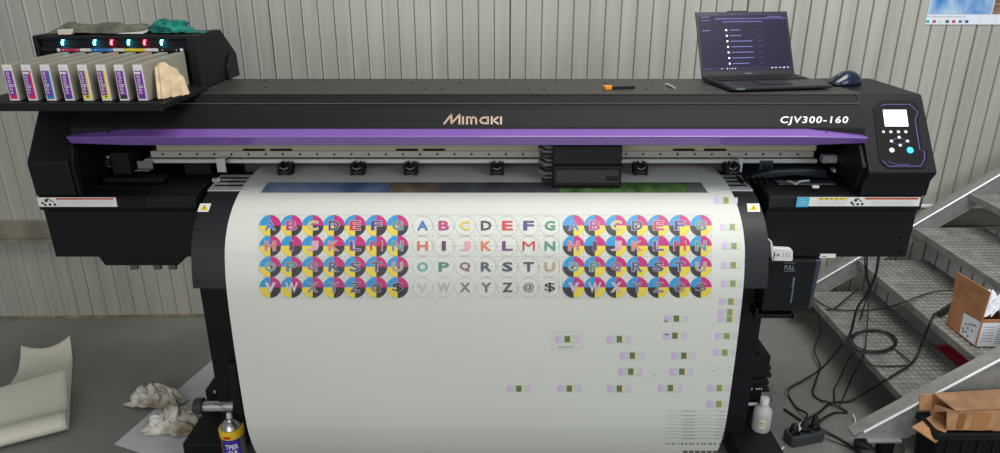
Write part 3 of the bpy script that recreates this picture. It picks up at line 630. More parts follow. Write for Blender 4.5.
# cartridges
cart = mat('cartridge_plastic', (146, 140, 126), .5); cartw = mat('cartridge_label', (226, 222, 218), .5); vio = mat('label_violet', (122, 44, 156), .5)
cols = [('magenta', (214, 20, 96), 'first'), ('magenta', (224, 16, 92), 'second'), ('blue', (36, 112, 190), 'third'), ('blue', (70, 60, 160), 'fourth'), ('yellow', (236, 212, 30), 'fifth'), ('yellow', (240, 216, 20), 'sixth'), ('black', (44, 34, 50), 'seventh'), ('violet', (112, 40, 148), 'eighth')]
labs = ['magenta-edged ink cartridge with violet label, leftmost in the tray', 'ink cartridge with wide magenta stripe on its violet label, second from left',
        'ink cartridge with bright blue stripe fading beside its violet label', 'ink cartridge with dark blue-violet label standing left of the yellow-labelled ones',
        'yellow-footed ink cartridge beside the dark blue-violet one', 'yellow-footed ink cartridge beside the black-footed one', 'ink cartridge whose violet label ends in black at its foot', 'all-violet labelled ink cartridge at right end of the tray beside the folded cloth']
for i, (x0, labt) in enumerate(zip((1.3, 20, 38.8, 57.3, 76.3, 95, 113, 131.8), labs)):
    X0 = py_(x0, 64.5, 2.0).x; w = .0285; nmc, rgb, _ = cols[i]
    R = root('ink_cartridge', labt, 'ink cartridge', (X0 + w / 2, 2.0, 1.4185), group='ink cartridges in the printer tray')
    h = .1025; mb = MB(); mb.box(-w / 2, w / 2, 0, .283, 0, h, cart); mb.build('shell', R, bev=.0015)
    mb = MB(); mb.box(-w / 2 + .0012, w / 2 - .0012, -.0006, 0, .001, h - .0008, cartw)
    cm = mat('foot_' + str(i), rgb, .5); y = -.0012
    def q(u0, u1, v0, v1, m, dy=0): mb.poly([(-w / 2 + w * u0, y - dy, h * v0), (-w / 2 + w * u1, y - dy, h * v0), (-w / 2 + w * u1, y - dy, h * v1), (-w / 2 + w * u0, y - dy, h * v1)], m)
    q(.14, .84, .06, .83, cm); q(.12, (.66 if i in (1, 2, 4, 5) else .84), .16, .83, vio, .0003)
    if i in (4, 5):
        mb.poly([(.0 + .003 * math.cos(k * pi / 5), y - .0007, h * .12 + .003 * math.sin(k * pi / 5)) for k in range(10)], mat('black_print', (25, 25, 27), .5))
    if i in (3, 7, 1): q(.12, .7, .74, .8, cartw, .0006)
    q(.3, .75, .9, .915, mat('pale_print', (0, 0, 0)), .0003)
    # lettering running down the label
    xx0, xx1 = -w / 2 + w * (.28 if i not in (1, 2, 4, 5) else .22), -w / 2 + w * (.74 if i not in (1, 2, 4, 5) else .60)
    fit_text(mb, 'onuBas', (xx0, y - .001, h * (.8 if i not in (3, 7, 1) else .71)), (xx0, y - .001, h * .2), (xx1, y - .001, h * (.8 if i not in (3, 7, 1) else .71)), lblw, off=0, sp=1.15)
    mb.build('front_label', R)
    mb = MB(); mb.box(-w / 2 + .006, w / 2 - .006, .02, .26, h, h + .0012, cart); mb.build('top_ridge', R)
# cloth hanging over last cartridge
def cloth_obj(name, label, cat, grid, m, solid=.0012, sub=1):
    n, k = len(grid), len(grid[0]); mb = MB(); mb.add([p for r in grid for p in r], [(i * k + j, i * k + j + 1, (i + 1) * k + j + 1, (i + 1) * k + j) for i in range(n - 1) for j in range(k - 1)], m)
    o = mb.build(name, smooth=True, solid=solid, sub=sub); tag(o, label, cat); return o
cream = mat('cream_cloth', (196, 172, 138), .85, noise_amt=.08, nscale=30)
# two folded layers leaning against the cartridge side
G = []
for k in range(14):
    t = k / 13
    top = Vector((-1.002 + .058 * t, 2.05 + .05 * t, 1.506 + .014 * math.sin(min(t / .35, 1) * 1.57) - .085 * max(0, t - .35) ** 1.3))
    row = []
    for j in range(9):
        s_ = j / 8; wv = .011 * math.sin(k * 1.5) * (.3 + .7 * s_)
        z = top.z + (1.4205 + .004 * math.sin(k * .9) ** 2 - top.z) * s_
        row.append((top.x + .020 * s_ + wv * .4 + .004, top.y - .055 * s_ * (1 - .5 * t) + wv + (.0 if k % 2 else .002), z))
    G.append(row)
cloth_obj('cream_cloth', 'cream folded cloth draped against the end cartridge on the tray', 'cloth', G, cream)
mb = MB()
mb.slab([py_(*q, 2.13) for q in ((172, 68), (176, 69), (184, 94), (181, 97), (172, 80))], (.0, .012, .0), cream)
o = mb.build('cloth_fold_edge'); o.parent = bpy.data.objects['cream_cloth']
# items on top of the ink unit
def lump(name, label, cat, center, sx_, sy_, sz_, m, seed=0, amp=.5, fr=9, sub=4, flat=True, tilt=0, cup=None):
    bm = bmesh.new(); bmesh.ops.create_icosphere(bm, subdivisions=sub, radius=1)
    for v in bm.verts:
        d = v.co.normalized(); nz = noise.turbulence_vector(d * fr * .25 + Vector((seed, seed * 2, 0)), 3, False)
        rr = 1 + amp * (nz.x) + .25 * amp * abs(math.sin(8 * d.x + 5 * nz.y)) 
        v.co = Vector((d.x * rr * sx_ + nz.y * sx_ * .25, d.y * rr * sy_ + nz.z * sy_ * .25, (d.z * rr) * sz_))
        if v.co.z < 0: v.co.z *= .06
    zm = min(v.co.z for v in bm.verts)
    for v in bm.verts: v.co.z -= zm
    me = bpy.data.meshes.new(name); bm.to_mesh(me); bm.free(); me.materials.append(m)
    for p in me.polygons: p.use_smooth = True
    o = bpy.data.objects.new(name, me); COL.objects.link(o); o.location = center; o.rotation_euler = (0, 0, tilt); tag(o, label, cat); return o
olive = mat('olive_cloth', (92, 92, 78), .9, noise_amt=.15, nscale=25, bump=.4, bscale=120)
G = []
for k in range(26):
    t = k / 25; row = []
    for j in range(9):
        s_ = j / 8 - .5
        x = -1.455 + .29 * t; y = 2.395 + .13 * s_ + .01 * math.sin(k * .6)
        z = 1.572 + .030 * (1 - (2 * s_) ** 4) * (.85 + .12 * math.sin(k * .5 + s_ * 5) + .06 * math.sin(k * 1.3 + j)) + .006 * math.sin(k * .2 + j * 1.6) ** 2
        if t < .08 or t > .93: z -= .012
        row.append((x + .012 * s_, y, max(z, 1.5735)))
    G.append(row)
cloth_obj('olive_cloth', 'olive grey folded cloth lying on the ink unit', 'cloth', G, olive, .003)
tealm = mat('teal_cloth', (18, 112, 100), .85, noise_amt=.18, nscale=40, bump=.5, bscale=150)
lump('teal_cloth', 'crumpled teal green cloth on the ink unit top', 'cloth', (-1.095, 2.40, 1.572), .060, .045, .036, tealm, 2, .38, 9, 4)
G = [[(-1.06 + .09 * i / 5, 2.36 + .035 * j / 3 + .01 * i / 5, 1.574 + .008 * math.sin(i * 1.3 + j) ** 2 * (1 - i / 6)) for j in range(4)] for i in range(6)]
mb = MB(); mb.add([p for r in G for p in r], [(i * 4 + j, i * 4 + j + 1, (i + 1) * 4 + j + 1, (i + 1) * 4 + j) for i in range(5) for j in range(3)], tealm); o = mb.build('cloth_corner', smooth=True, solid=.003); o.parent = bpy.data.objects['teal_cloth']; o.matrix_parent_inverse = Matrix.Translation(-Vector((-1.095, 2.40, 1.572)))
mb = MB(); a, b = py_(60.5, 33, 2.32), py_(71.5, 30, 2.32); mb.box(a.x, b.x, 2.305, 2.335, 1.573, 1.588, mat('cream_box', (205, 200, 180), .5)); tag(mb.build('paper_tag', bev=.001), 'small cream tag in front of the olive cloth', 'tag')
mb = MB(); mb.add([(-1.25, 2.33, 1.5735), (-1.15, 2.325, 1.5735), (-1.16, 2.40, 1.577), (-1.25, 2.41, 1.579), ], [(0, 1, 2, 3)], white); tag(mb.build('paper_slip', solid=.003), 'white paper slip between the olive and teal cloths', 'paper')
# ================================================================== LAPTOP, MOUSE, KNIFE
LZ = 1.3987
L = root('laptop', 'open black laptop with a dark purple screen standing on the printer', 'laptop', (.895, 2.392, LZ), math.radians(9))
lpm = mat('laptop_black', (24, 25, 29), .4); 
w, d = .35, .222
mb = MB(); mb.prism([(-d / 2 - .01, .006), (-d / 2, .0035), (d / 2, .0035), (d / 2, .020), (-d / 2 - .01, .016)], -w / 2, w / 2, lpm); ba = mb.build('base', L, bev=.003)
mb = MB()
for r in range(5):
    for k in range(15): mb.box(-w / 2 + .015 + k * .0215, -w / 2 + .0325 + k * .0215, .0 + r * .018, .014 + r * .018, .0192, .0212, mat('key_black', (15, 15, 18), .5))
o = mb.build('keyboard', ba); o.rotation_euler = (0, 0, 0)
mb = MB(); mb.box(-.055, .055, -.085, -.022, .0175, .0195, mat('touchpad', (34, 35, 40), .3)); mb.build('touchpad', ba, bev=.001)
mb = MB(); mb.box(-.16, -.13, -d / 2 - .0105, -d / 2 - .0095, .009, .013, mat('grey_print', (0, 0, 0))); mb.build('port_mark', ba)
for x in (-.15, .15):
    for yy in (-.07, .07): mb = MB(); mb.lathe([(.008, 0), (.008, .004)], (x, yy, 0), rubber, n=12); mb.build('rubber_foot', ba)
LH = .238
mb = MB(); mb.box(-w / 2, w / 2, 0, .006, 0, LH, lpm); mb.box(-.055, .02, -.0, .005, LH - .001, LH + .004, lpm)
lid = mb.build('screen_lid', L, bev=.0025); lid.location = (0, d / 2 - .004, .014); lid.rotation_euler = (math.radians(-27), 0, 0)
mb = MB(); mb.box(-.13, .13, -.002, .010, -.006, .004, lpm); hg = mb.build('hinge', lid, bev=.002)
scr = mat('screen_dark_purple', (26, 23, 42), .35, spec=.25, emis=.6); sl = mat('screen_lilac', (100, 100, 160), .3, emis=.6); sw = mat('screen_white', (215, 215, 235), .3, emis=.9); sb = mat('screen_bar', (28, 24, 50), .3, emis=.55)
mb = MB(); sx0, sx1, sz0, sz1 = -w / 2 + .008, w / 2 - .008, .024, LH - .006; mb.box(sx0, sx1, -.0006, 0, sz0, sz1, scr)
def sq(u0, u1, v0, v1, m): mb.poly([(sx0 + (sx1 - sx0) * u0, -.0011, sz1 - (sz1 - sz0) * v) if False else (sx0 + (sx1 - sx0) * u, -.0011, sz1 - (sz1 - sz0) * v) for u, v in ((u0, v1), (u1, v1), (u1, v0), (u0, v0))], m)
sq(0, 1, 0, .045, sb); sq(.03, .14, .015, .03, sl); sq(.19, 1, .085, .11, mat('screen_toolbar', (66, 60, 108), .3, emis=.5)); sq(.27, .72, .14, .165, mat('screen_toolbar', (0, 0, 0)))
sq(0, 1, .955, 1, sb); sq(.02, .1, .97, .985, sl); sq(.03, .13, .06, .068, sl); sq(.03, .12, .12, .128, sl); sq(.03, .12, .3, .31, sl); sq(.78, .95, .06, .068, sl)
for k in range(6): sq(.2 + k * .03, .212 + k * .03, .965, .985, sw if k != 1 else orange)
for k in range(5): sq(.76 + k * .045, .785 + k * .045, .965, .982, sw)
for k in range(7):
    v = .3 + k * .098; sq(.29, .31, v - .014, v + .014, sw); e = .46 if k < 2 else (.58 if k < 6 else .52); sq(.335, e, v - .006, v + .006, sl); sq(.64, .70, v - .004, v + .003, mat('screen_toolbar', (0, 0, 0)))
mb.build('display', lid)
# illegible maker mark: keep only a small grey bar
mb = MB(); mb.box(-.015, .013, -.0008, 0, .010, .0125, mat('grey_print', (0, 0, 0))); mb.build('maker_mark', lid)
# mouse
mp_ = pz_(846.5, 82, LZ)
MR = root('computer_mouse', 'dark blue glossy computer mouse on the printer right of the laptop', 'mouse', (1.172, 2.40, LZ), math.radians(-74))
bm = bmesh.new(); bmesh.ops.create_uvsphere(bm, u_segments=32, v_segments=20, radius=1)
for v in bm.verts:
    x, y, z = v.co; yy = y * .065; wx = .037 * (1 + .12 * y * y - .10 * y) ; hz = .042 * (1 - .42 * (y * 1.0 - .25) ** 2)
    v.co = Vector((x * wx + (.004 if x < 0 else 0), yy, max(z, -.18) * hz + .18 * .03))
me = bpy.data.meshes.new('mouse_shell'); 
zmin = min(v.co.z for v in bm.verts)
for v in bm.verts: v.co.z -= zmin
bm.to_mesh(me); bm.free(); me.materials.append(mat('mouse_blue', (10, 24, 44), .25, coat=.3))
for p in me.polygons: p.use_smooth = True
o = bpy.data.objects.new('mouse_shell', me); COL.objects.link(o); o.parent = MR
mb = MB(); mb.lathe([(.005, -.003), (.007, -.002), (.007, .002), (.005, .003)], (0, .034, .033), rubber, axis='x', n=16); mb.build('scroll_wheel', MR, smooth=True)
mb = MB(); mb.box(-.032, -.0295, -.02, .02, .012, .018, mat('mouse_grip', (10, 18, 30), .5)); mb.build('side_button', MR, bev=.001)
# cutter knife and nozzle
kn = root('cutter_knife', 'small cutter with an orange end and dark body on the printer top', 'cutter', pz_(620, 89, LZ), math.radians(8))
mb = MB(); mb.prism([(-.055, -.009), (-.052, -.012), (-.032, -.010), (-.028, -.006), (-.028, .006), (-.032, .010), (-.052, .012), (-.055, .009)], 0, .012, mat('knife_orange', (235, 140, 20), .4), axis='z'); mb.build('orange_cap', kn, bev=.0015)
mb = MB(); mb.prism([(-.028, -.008), (.015, -.006), (.05, -.003), (.05, .003), (.015, .008), (-.028, .008)], 0, .009, blk, axis='z'); mb.build('handle', kn, bev=.001)
a = pz_(667.5, 85.5, LZ); b = pz_(674.5, 89.3, LZ); mb = MB(); mb.tube([a + Vector((0, 0, .004)), (a + b) / 2 + Vector((0, 0, .004)), b + Vector((0, 0, .004))], .0038, mat('pale_metal', (190, 192, 188), .3, .5), n=8)
mb.tube([a + Vector((-.008, .004, .003)), a + Vector((.004, .0, .004))], .003, mat('pale_metal', (0, 0, 0)), n=6)
tag(mb.build('metal_clip', smooth=True), 'tiny bright metal clip on the printer between cutter and laptop', 'clip')
# ================================================================== POSTER
n_w = Vector((.025, -1, 0)).normalized()
def pw(px, py, off=.004):
    p0 = Vector((0, 3.41, 0)) + n_w * off; return pp_(px, py, p0, n_w)
R = root('wall_poster', 'printed blue test poster with white border taped on wall, top right', 'poster', (2.2, wallY(2.2), 1.9), world=True)
mb = MB(); a = pw(925, 24.5); bq = pw(1060, 23); tq = pw(929, -30)
mb.slab([pw(925, 24.5), pw(1050, 24.5), pw(1066, -40), pw(939, -40)], -n_w * .0012, mat('poster_white', (222, 226, 236), .5)); mb.build('sheet', R)
mb = MB(); mb.poly([pw(928, 14, .0055), pw(991, 14, .0055), pw(1003, -36, .0055), pw(939, -36, .0055)], mat('poster_blue', (40, 120, 190), .5, rgb2=(196, 216, 232), nscale=5, stretch=(2, 1, 1)))
mb.poly([pw(992, 14, .0055), pw(1042, 14, .0055), pw(1054, -36, .0055), pw(1004, -36, .0055)], mat('poster_brown', (96, 66, 50), .5, rgb2=(160, 130, 105), nscale=40, stretch=(1, 1, 4)))
for k, c in enumerate(((40, 170, 170), (190, 40, 120), (225, 215, 160), (30, 60, 60), (190, 40, 60), (40, 130, 90), (60, 50, 110))):
    x = 926 + k * 6.5; mb.poly([pw(x, 22.6, .0055), pw(x + 3.4, 22.6, .0055), pw(x + 3.6, 20.2, .0055), pw(x + .3, 20.2, .0055)], mat('poster_dot%d' % k, c, .5))
mb.poly([pw(927, 16.8, .0055), pw(966, 16.8, .0055), pw(966, 16.2, .0055), pw(927, 16.2, .0055)], mat('pale_print', (0, 0, 0)))
mb.build('poster_print', R)
# ================================================================== STAIRCASE
ST = root('steel_staircase', 'galvanised steel staircase with checker plate treads climbing right beside the printer', 'staircase', (1.45, 2.2, 0), world=True)
def zl(x): return .262 + .722 * (x - 1.56)
def stringer(name, yf, yb, x0, x1, hgt, bottom, dz=0):
    mb = MB(); zt = lambda x: zl(x) + dz
    def bar(y0, y1, o0, o1):     # strip between heights zt-o0 and zt-o1
        xs0 = x0
        P4 = []
        for x in (x0, x1):
            P4.append([(x, y, max(zt(x) - o, bottom)) for y in (y0, y1) for o in (o0, o1)])
        a, b = P4; vs = a + b
        mb.add(vs, [(0, 1, 3, 2), (4, 6, 7, 5), (0, 4, 5, 1), (2, 3, 7, 6), (0, 2, 6, 4), (1, 5, 7, 3)], galv)
    xb = x0
    # web as polygon clipped at the floor
    def web(y0, y1, o0, o1):
        xf = 1.56 + (bottom + o1 - .262 - dz) / .722
        if xf > x0: pts = [(x0, zt(x0) - o0), (x1, zt(x1) - o0), (x1, zt(x1) - o1), (xf, bottom), (x0, bottom)]
        else: pts = [(x0, zt(x0) - o0), (x1, zt(x1) - o0), (x1, zt(x1) - o1), (x0, zt(x0) - o1)]
        mb.prism(pts, y0, y1, galv, axis='y')
    web(min(yf, yf + .006 * (1 if yb > yf else -1)), max(yf, yf + .006 * (1 if yb > yf else -1)), 0, hgt)
    web(min(yf, yb), max(yf, yb), 0, .007)
    if x1 - x0 > 1.05 or True:
        xs = max(x0, 1.56 + (bottom + hgt + .001 - .262 - dz) / .722)
        P4 = []
        mb.prism([(xs, zt(xs) - hgt + .007), (x1, zt(x1) - hgt + .007), (x1, zt(x1) - hgt), (xs, zt(xs) - hgt)], min(yf, yb), max(yf, yb), galv, axis='y')
    return mb.build(name, ST, bev=.0018, seg=2)
stringer('front_stringer', 2.20, 2.262, 1.345, 2.95, .15, .10)
stringer('back_stringer', 3.238, 3.283, 1.53, 2.95, .10, .012, -.04)
mb = MB(); mb.box(1.39, 1.52, 2.185, 2.27, .088, .10, galv); mb.box(1.465, 1.515, 2.215, 2.255, 0, .088, dark); mb.build('foot_plate', ST, bev=.002)
edge_hl = mat('edge_highlight', (226, 228, 230), .25, .3)  # near-white colour paints the highlight along the stringers' upper edges
for yy, x0, dz in ((2.2005, 1.375, 0), (3.2385, 1.535, -.04)):
    mb = MB(); mb.tube([(x0, yy, zl(x0) + dz - .001), (2.95, yy, zl(2.95) + dz - .001)], .0055, edge_hl, n=10); mb.build('stringer_highlight', ST, smooth=True)
mb = MB(); mb.prism([(1.56, zl(1.56) - .13), (2.95, zl(2.95) - .13), (2.95, zl(2.95) - .14), (1.56, zl(1.56) - .14)], 3.283, 3.42, galv, axis='y'); mb.build('light_blocker', ST)  # added bar, out of view, blocks light between back stringer and wall
random.seed(5)
for k in range(6):
    x0 = 1.56 + .24 * k; z = .212 + .175 * k; x1 = x0 + .35; y0, y1 = 2.264, 3.234
    mb = MB(); mb.box(x0, x1, y0, y1, z - .006, z, chk); mb.box(x0, x0 + .005, y0, y1, z - .03, z - .006, chk); mb.box(x1 - .005, x1, y0, y1, z - .03, z - .006, chk)
    if k < 5:
        px_, py__ = .026, .026; r = 0; yy = y0 + .02
        while yy < y1 - .012:
            c = 0; xx = x0 + .014 + (px_ / 2 if r % 2 else 0)
            while xx < x1 - .012:
                a = math.radians(45 if (c + r) % 2 else -45); a = math.radians(38 if r % 2 else -38)
                e = Vector((math.cos(a), math.sin(a), 0)); g = Vector((-e.y, e.x, 0)); cc = Vector((xx, yy, z))
                mb.add([cc + e * .0115, cc + g * .0034, cc - e * .0115, cc - g * .0034, cc + e * .005 + Vector((0, 0, .0024)), cc - e * .005 + Vector((0, 0, .0024))], [(0, 1, 4), (1, 2, 5, 4), (2, 3, 5), (3, 0, 4, 5)], chk)
                xx += px_; c += 1
            yy += py__ * .62; r += 1
    mb.build('stair_tread', ST)
# red crate corner beneath stairs
R = root('red_bin', 'red plastic bin partly hidden on the floor under the stair treads', 'bin', (2.19, 2.72, 0), 0)
mb = MB(); rd = mat('red_plastic', (120, 16, 28), .4)
for s in (-1, 1): mb.prism([(-.16, 0), (.16, 0), (.175, .12), (-.175, .12)], s * .13 - .004, s * .13 + .004, rd, axis='y')
for s in (-1, 1): mb.slab([(s * .16, -.13, 0), (s * .16, .13, 0), (s * .175, .13, .12), (s * .175, -.13, .12)], (s * -.006, 0, 0), rd)
mb.box(-.16, .16, -.13, .13, 0, .006, rd); mb.build('bin_body', R, bev=.002)
mb = MB(); mb.tube([(-.177, -.132, .12), (.177, -.132, .12), (.177, .132, .12), (-.177, .132, .12)], .006, rd, closed=True); mb.build('rim', R)
# ================================================================== BOXES
CB = root('cardboard_box', 'open brown cardboard box with shipping label and white papers on the stair', 'box', (1.842, 2.378, .388), 0)
bw, bd, bh = .185, .185, .122; t = .004
mb = MB(); mb.box(0, bw, 0, t, 0, bh, card); mb.box(0, bw, bd - t, bd, 0, bh, card); mb.box(0, t, t, bd - t, 0, bh, card); mb.box(bw - t, bw, t, bd - t, 0, bh, card); mb.box(0, bw, 0, bd, -.001, t, card); bod = mb.build('box_body', CB)
mb = MB(); mb.slab([(.001, .0, bh), (.001, bd, bh), (-.010, bd + .004, bh + .118), (.002, -.004, bh + .118)], (t, 0, 0), card); mb.build('side_flap', CB)
mb = MB(); lb2 = mat('shipping_label', (230, 233, 240), .5); ink = mat('label_ink', (60, 66, 90), .5)
mb.box(.008, bw - .003, -.0012, 0, .006, .108, lb2)
for k in range(9): mb.box(.07, .13 + .03 * ((k * 5) % 3) / 3, -.0018, -.0012, .018 + k * .0095, .0195 + k * .0095, ink)
for k in range(16): mb.box(.09 + k * .0045, .092 + k * .0045 + .0012 * (k % 3 == 0), -.0018, -.0012, .035, .06, ink)
for k in range(6): mb.box(.014, .06, -.0018, -.0012, .03 + k * .012, .0312 + k * .012, ink)
mb.build('shipping_label', bod)
mb = MB(); mb.poly([(-.0012, .0, .012), (-.0012, .095, .012), (-.0012, .10, .1), (-.0012, .0, .112)], lb2)
for (yy, zz) in ((.02, .09), (.035, .085), (.05, .08), (.03, .062), (.055, .06), (.07, .07), (.06, .04), (.075, .034), (.08, .045), (.045, .03)):
    mb.poly([(-.002, yy, zz), (-.002, yy + .007, zz - .004), (-.002, yy + .003, zz - .010), (-.002, yy - .004, zz - .006)], ink)
mb.build('side_label', bod)
def crumple(name, label, x0, x1, y0, y1, z, amp, seed, m, n=18):
    G = [[(x0 + (x1 - x0) * i / n + .008 * noise.noise((i * .5, j * .5, seed)), y0 + (y1 - y0) * j / n + .008 * noise.noise((i * .5, j * .5, seed + 9)), z + amp * (.6 + noise.noise((i * .28, j * .28, seed * 3)) + .5 * noise.noise((i * .8, j * .8, seed)))) for j in range(n + 1)] for i in range(n + 1)]
    mb = MB(); k = n + 1; mb.add([p for r in G for p in r], [(i * k + j, i * k + j + 1, (i + 1) * k + j + 1, (i + 1) * k + j) for i in range(n) for j in range(n)], m); o = mb.build(name, solid=.0006); tag(o, label, 'paper'); return o
crumple('packing_paper', 'crumpled white packing paper standing out of the open box', 1.850, 2.02, 2.40, 2.54, .50, .055, 2.2, mat('packing_white', (226, 228, 234), .6))
# front cardboard carton, on a black crate
FO = Vector((1.57, 2.075, .225))
FB = root('cardboard_carton', 'torn orange-brown cardboard carton with open flaps at lower right corner', 'box', FO, 0)
def fb(px, py, Y): v = py_(px + 6, py, Y); return v - FO
mb = MB(); Y = 2.075
f0 = [fb(941, 412, Y), fb(1030, 409, Y), fb(1030, 434, Y), fb(941, 430, Y)]
for q in f0: q.z = max(q.z, .002)
f0[2].z = f0[3].z = .002
mb.slab(f0, (0, .004, 0), card2); front = mb.build('front_wall', FB)
dp = Vector((0, .105, 0)); b0, c0 = f0[3], f0[2]
mb = MB(); mb.slab([b0, c0, c0 + dp, b0 + dp], (0, 0, .004), card2); mb.slab([v + dp for v in f0], (0, .004, 0), card); mb.build('carton_body', FB)
wc = mat('worn_cardboard', (150, 112, 80), .8, noise_amt=.1, nscale=15)
mb = MB(); mb.slab([f0[0] + Vector((.03, 0, .002)), f0[1] + Vector((0, 0, .002)), f0[1] + dp + Vector((0, 0, .012)), f0[0] + dp + Vector((.01, 0, .004))], (0, 0, .004), wc); mb.build('top_flap', FB)
mb = MB(); mb.slab([f0[0] + dp + Vector((-.045, -.01, .006)), f0[0] + dp + Vector((.0, -.01, .006)), b0 + dp + Vector((.0, -.01, .02)), b0 + dp + Vector((-.047, -.01, .02))], (0, .004, 0), card2); mb.build('end_flap', FB)
mb = MB(); mb.slab([f0[0], f0[0] + Vector((.045, 0, .0)), f0[0] + dp * .8 + Vector((.012, 0, -.03)), f0[0] + dp * .6 + Vector((-.004, 0, -.045))], (0, 0, .003), wc); mb.build('folded_flap', FB)
mb = MB(); mb.slab([b0 + Vector((-.085, .06, -.03)), b0 + Vector((.0, .09, .0)), b0 + Vector((.0, .0, .0)), b0 + Vector((-.035, -.01, -.045))], (0, 0, .004), card2); mb.build('loose_flap', FB)
mb = MB(); tp = mat('packing_tape', (150, 96, 50), .3); a = fb(954, 413.5, 2.0735); b = fb(957, 429, 2.0735); mb.box(a.x, b.x, a.y, a.y + .001, b.z, a.z, tp); a = fb(969, 413, 2.0735); b = fb(981, 430.5, 2.0735); mb.box(a.x, b.x, a.y, a.y + .001, b.z, a.z, mat('packing_tape2', (178, 122, 76), .35)); mb.build('tape', front)
CRT = root('black_crate', 'black ribbed storage crate on the floor beneath the orange-brown carton', 'crate', (1.70, 2.12, 0), 0)
mb = MB(); mb.prism([(-.12, 0), (.25, 0), (.27, .20), (-.14, .20)], -.05, .07, dark, axis='y')
for k in range(6): mb.box(-.10 + k * .055, -.09 + k * .055, -.056, -.048, .02, .185, blk)
mb.build('crate_body', CRT, bev=.004); mb = MB(); mb.box(-.15, .28, -.058, .076, .196, .222, blk); mb.build('crate_rim', CRT, bev=.004)
# steel offcut plate leaning
mb = MB(); mb.slab([pz_(903, 436, .02), pz_(921, 431, .02), pz_(930, 462, .02), pz_(905, 462, .02)], (0, 0, .01), galv); tag(mb.build('steel_offcut', bev=.001), 'grey flat steel offcut on the floor left of the black crate', 'metal plate')
# ================================================================== FLOOR ITEMS, LEFT
# folded liner paper
a0 = pz_(70, 341, 0); a1 = pz_(62, 432, 0)
ax = (Vector((-1.80, 2.40, 0)) - Vector((-2.14, 3.03, 0))); Ln = ax.length; ax.normalize(); sd = Vector((ax.y, -ax.x, 0))
if sd.x > 0: sd = -sd
prof = [(.0, .05), (.04, .022), (.10, .008), (.17, .004), (.25, .004), (.45, .004), (.6, .004), (.68, .005), (.72, .015), (.733, .036), (.722, .058), (.69, .069), (.65, .062), (.615, .045), (.58, .04), (.52, .055), (.46, .08), (.41, .10), (.375, .11)]
pr = spline([(u, v, 0) for u, v in prof], 4); mb = MB(); vs = []; nn = 14
for i, q in enumerate(pr):
    u, v = q.x, q.y; tt = i / (len(pr) - 1)
    for j in range(nn + 1):
        s_ = j / nn; width = .20 + .13 * min(1, u / .6)
        cx_ = (.5 - abs(s_ - .5)) * 2
        lift = v + (.04 * (1 - cx_) ** 2 * max(0, 1 - u / .1))
        if tt > .75: lift = v - .02 * s_ * (tt - .75) * 4
        sk = -.03 if tt < .5 else .01
        p = Vector((-2.095, 3.00, 0)) + ax * (u - (.05 * cx_ if u < .02 else 0) * 0) + sd * (s_ * width + sk * 0)
        vs.append((p.x, p.y, max(lift, .003)))
k = nn + 1; mb.add(vs, [(i * k + j, i * k + j + 1, (i + 1) * k + j + 1, (i + 1) * k + j) for i in range(len(pr) - 1) for j in range(nn)], papback)
tag(mb.build('folded_liner_paper', smooth=True, solid=.0008), 'cream sheet of liner paper curled over itself on the floor at left', 'paper')
# white sheet on floor
mb = MB(); q4 = [pz_(114, 444.5, .002), pz_(160, 458, .002), Vector((-1.19, 2.13, .002)), Vector((-1.0, 2.9, .002)), pz_(214, 357, .002)]
q4 = [pz_(114, 444.5, .002), pz_(180, 466, .002), pz_(222, 420, .002), pz_(222, 352, .002)]
mb.slab(q4, (0, 0, .0012), mat('floor_sheet', (196, 196, 196), .6)); tag(mb.build('white_floor_sheet'), 'flat white sheet of paper on the floor under the dirty rags', 'paper')
rag = mat('dirty_rag', (246, 242, 230), .9, rgb2=(140, 122, 98), nscale=9, bump=.4, bscale=60)
def crag(name, label, px, py, rx, ry, rz, seed, rot):
    c = pz_(px, py, .004); bm = bmesh.new(); bmesh.ops.create_grid(bm, x_segments=60, y_segments=40, size=1)
    for v in bm.verts:
        x, y = v.co.x, v.co.y; r = math.sqrt(x * x * .9 + y * y)
        nn1 = noise.noise((x * 2.1, y * 2.6, seed)); nn2 = noise.noise((x * 5.5, y * 6, seed + 4)); 
        rd_ = abs(noise.noise((x * 3.3 + seed, y * 3.7, 2.2)))
        env = max(0, 1 - r ** 2.2); edge = 1 + .35 * noise.noise((math.atan2(y, x) * 1.2, seed, 0))
        v.co = Vector((x * rx * edge + .25 * rx * nn2, y * ry * edge + .25 * ry * nn1, max(.001, rz * env * (.55 + .9 * rd_ + .5 * nn1) + .012 * rd_ + .004 * nn2 + .003)))
    bmesh.ops.delete(bm, geom=[f for f in bm.faces if (Vector(f.calc_center_median()).xy - Vector((0, 0))).length > 9], context='FACES')
    me = bpy.data.meshes.new(name); bm.to_mesh(me); bm.free(); me.materials.append(rag)
    for p in me.polygons: p.use_smooth = True
    o = bpy.data.objects.new(name, me); COL.objects.link(o); o.location = (c.x, c.y, .004); o.rotation_euler = (0, 0, rot); tag(o, label, 'rag'); md = o.modifiers.new('s', 'SOLIDIFY'); md.thickness = .001; md.offset = 1
    return o
crag('crumpled_rag', 'stained crumpled rag on the floor, upper one of the pair by the foot', 156, 401, .115, .06, .075, 1.3, math.radians(-12))
crag('crumpled_rag', 'whiter crumpled rag lying on the white floor sheet, lower one of the pair', 179, 426, .125, .065, .07, 5.7, math.radians(14))
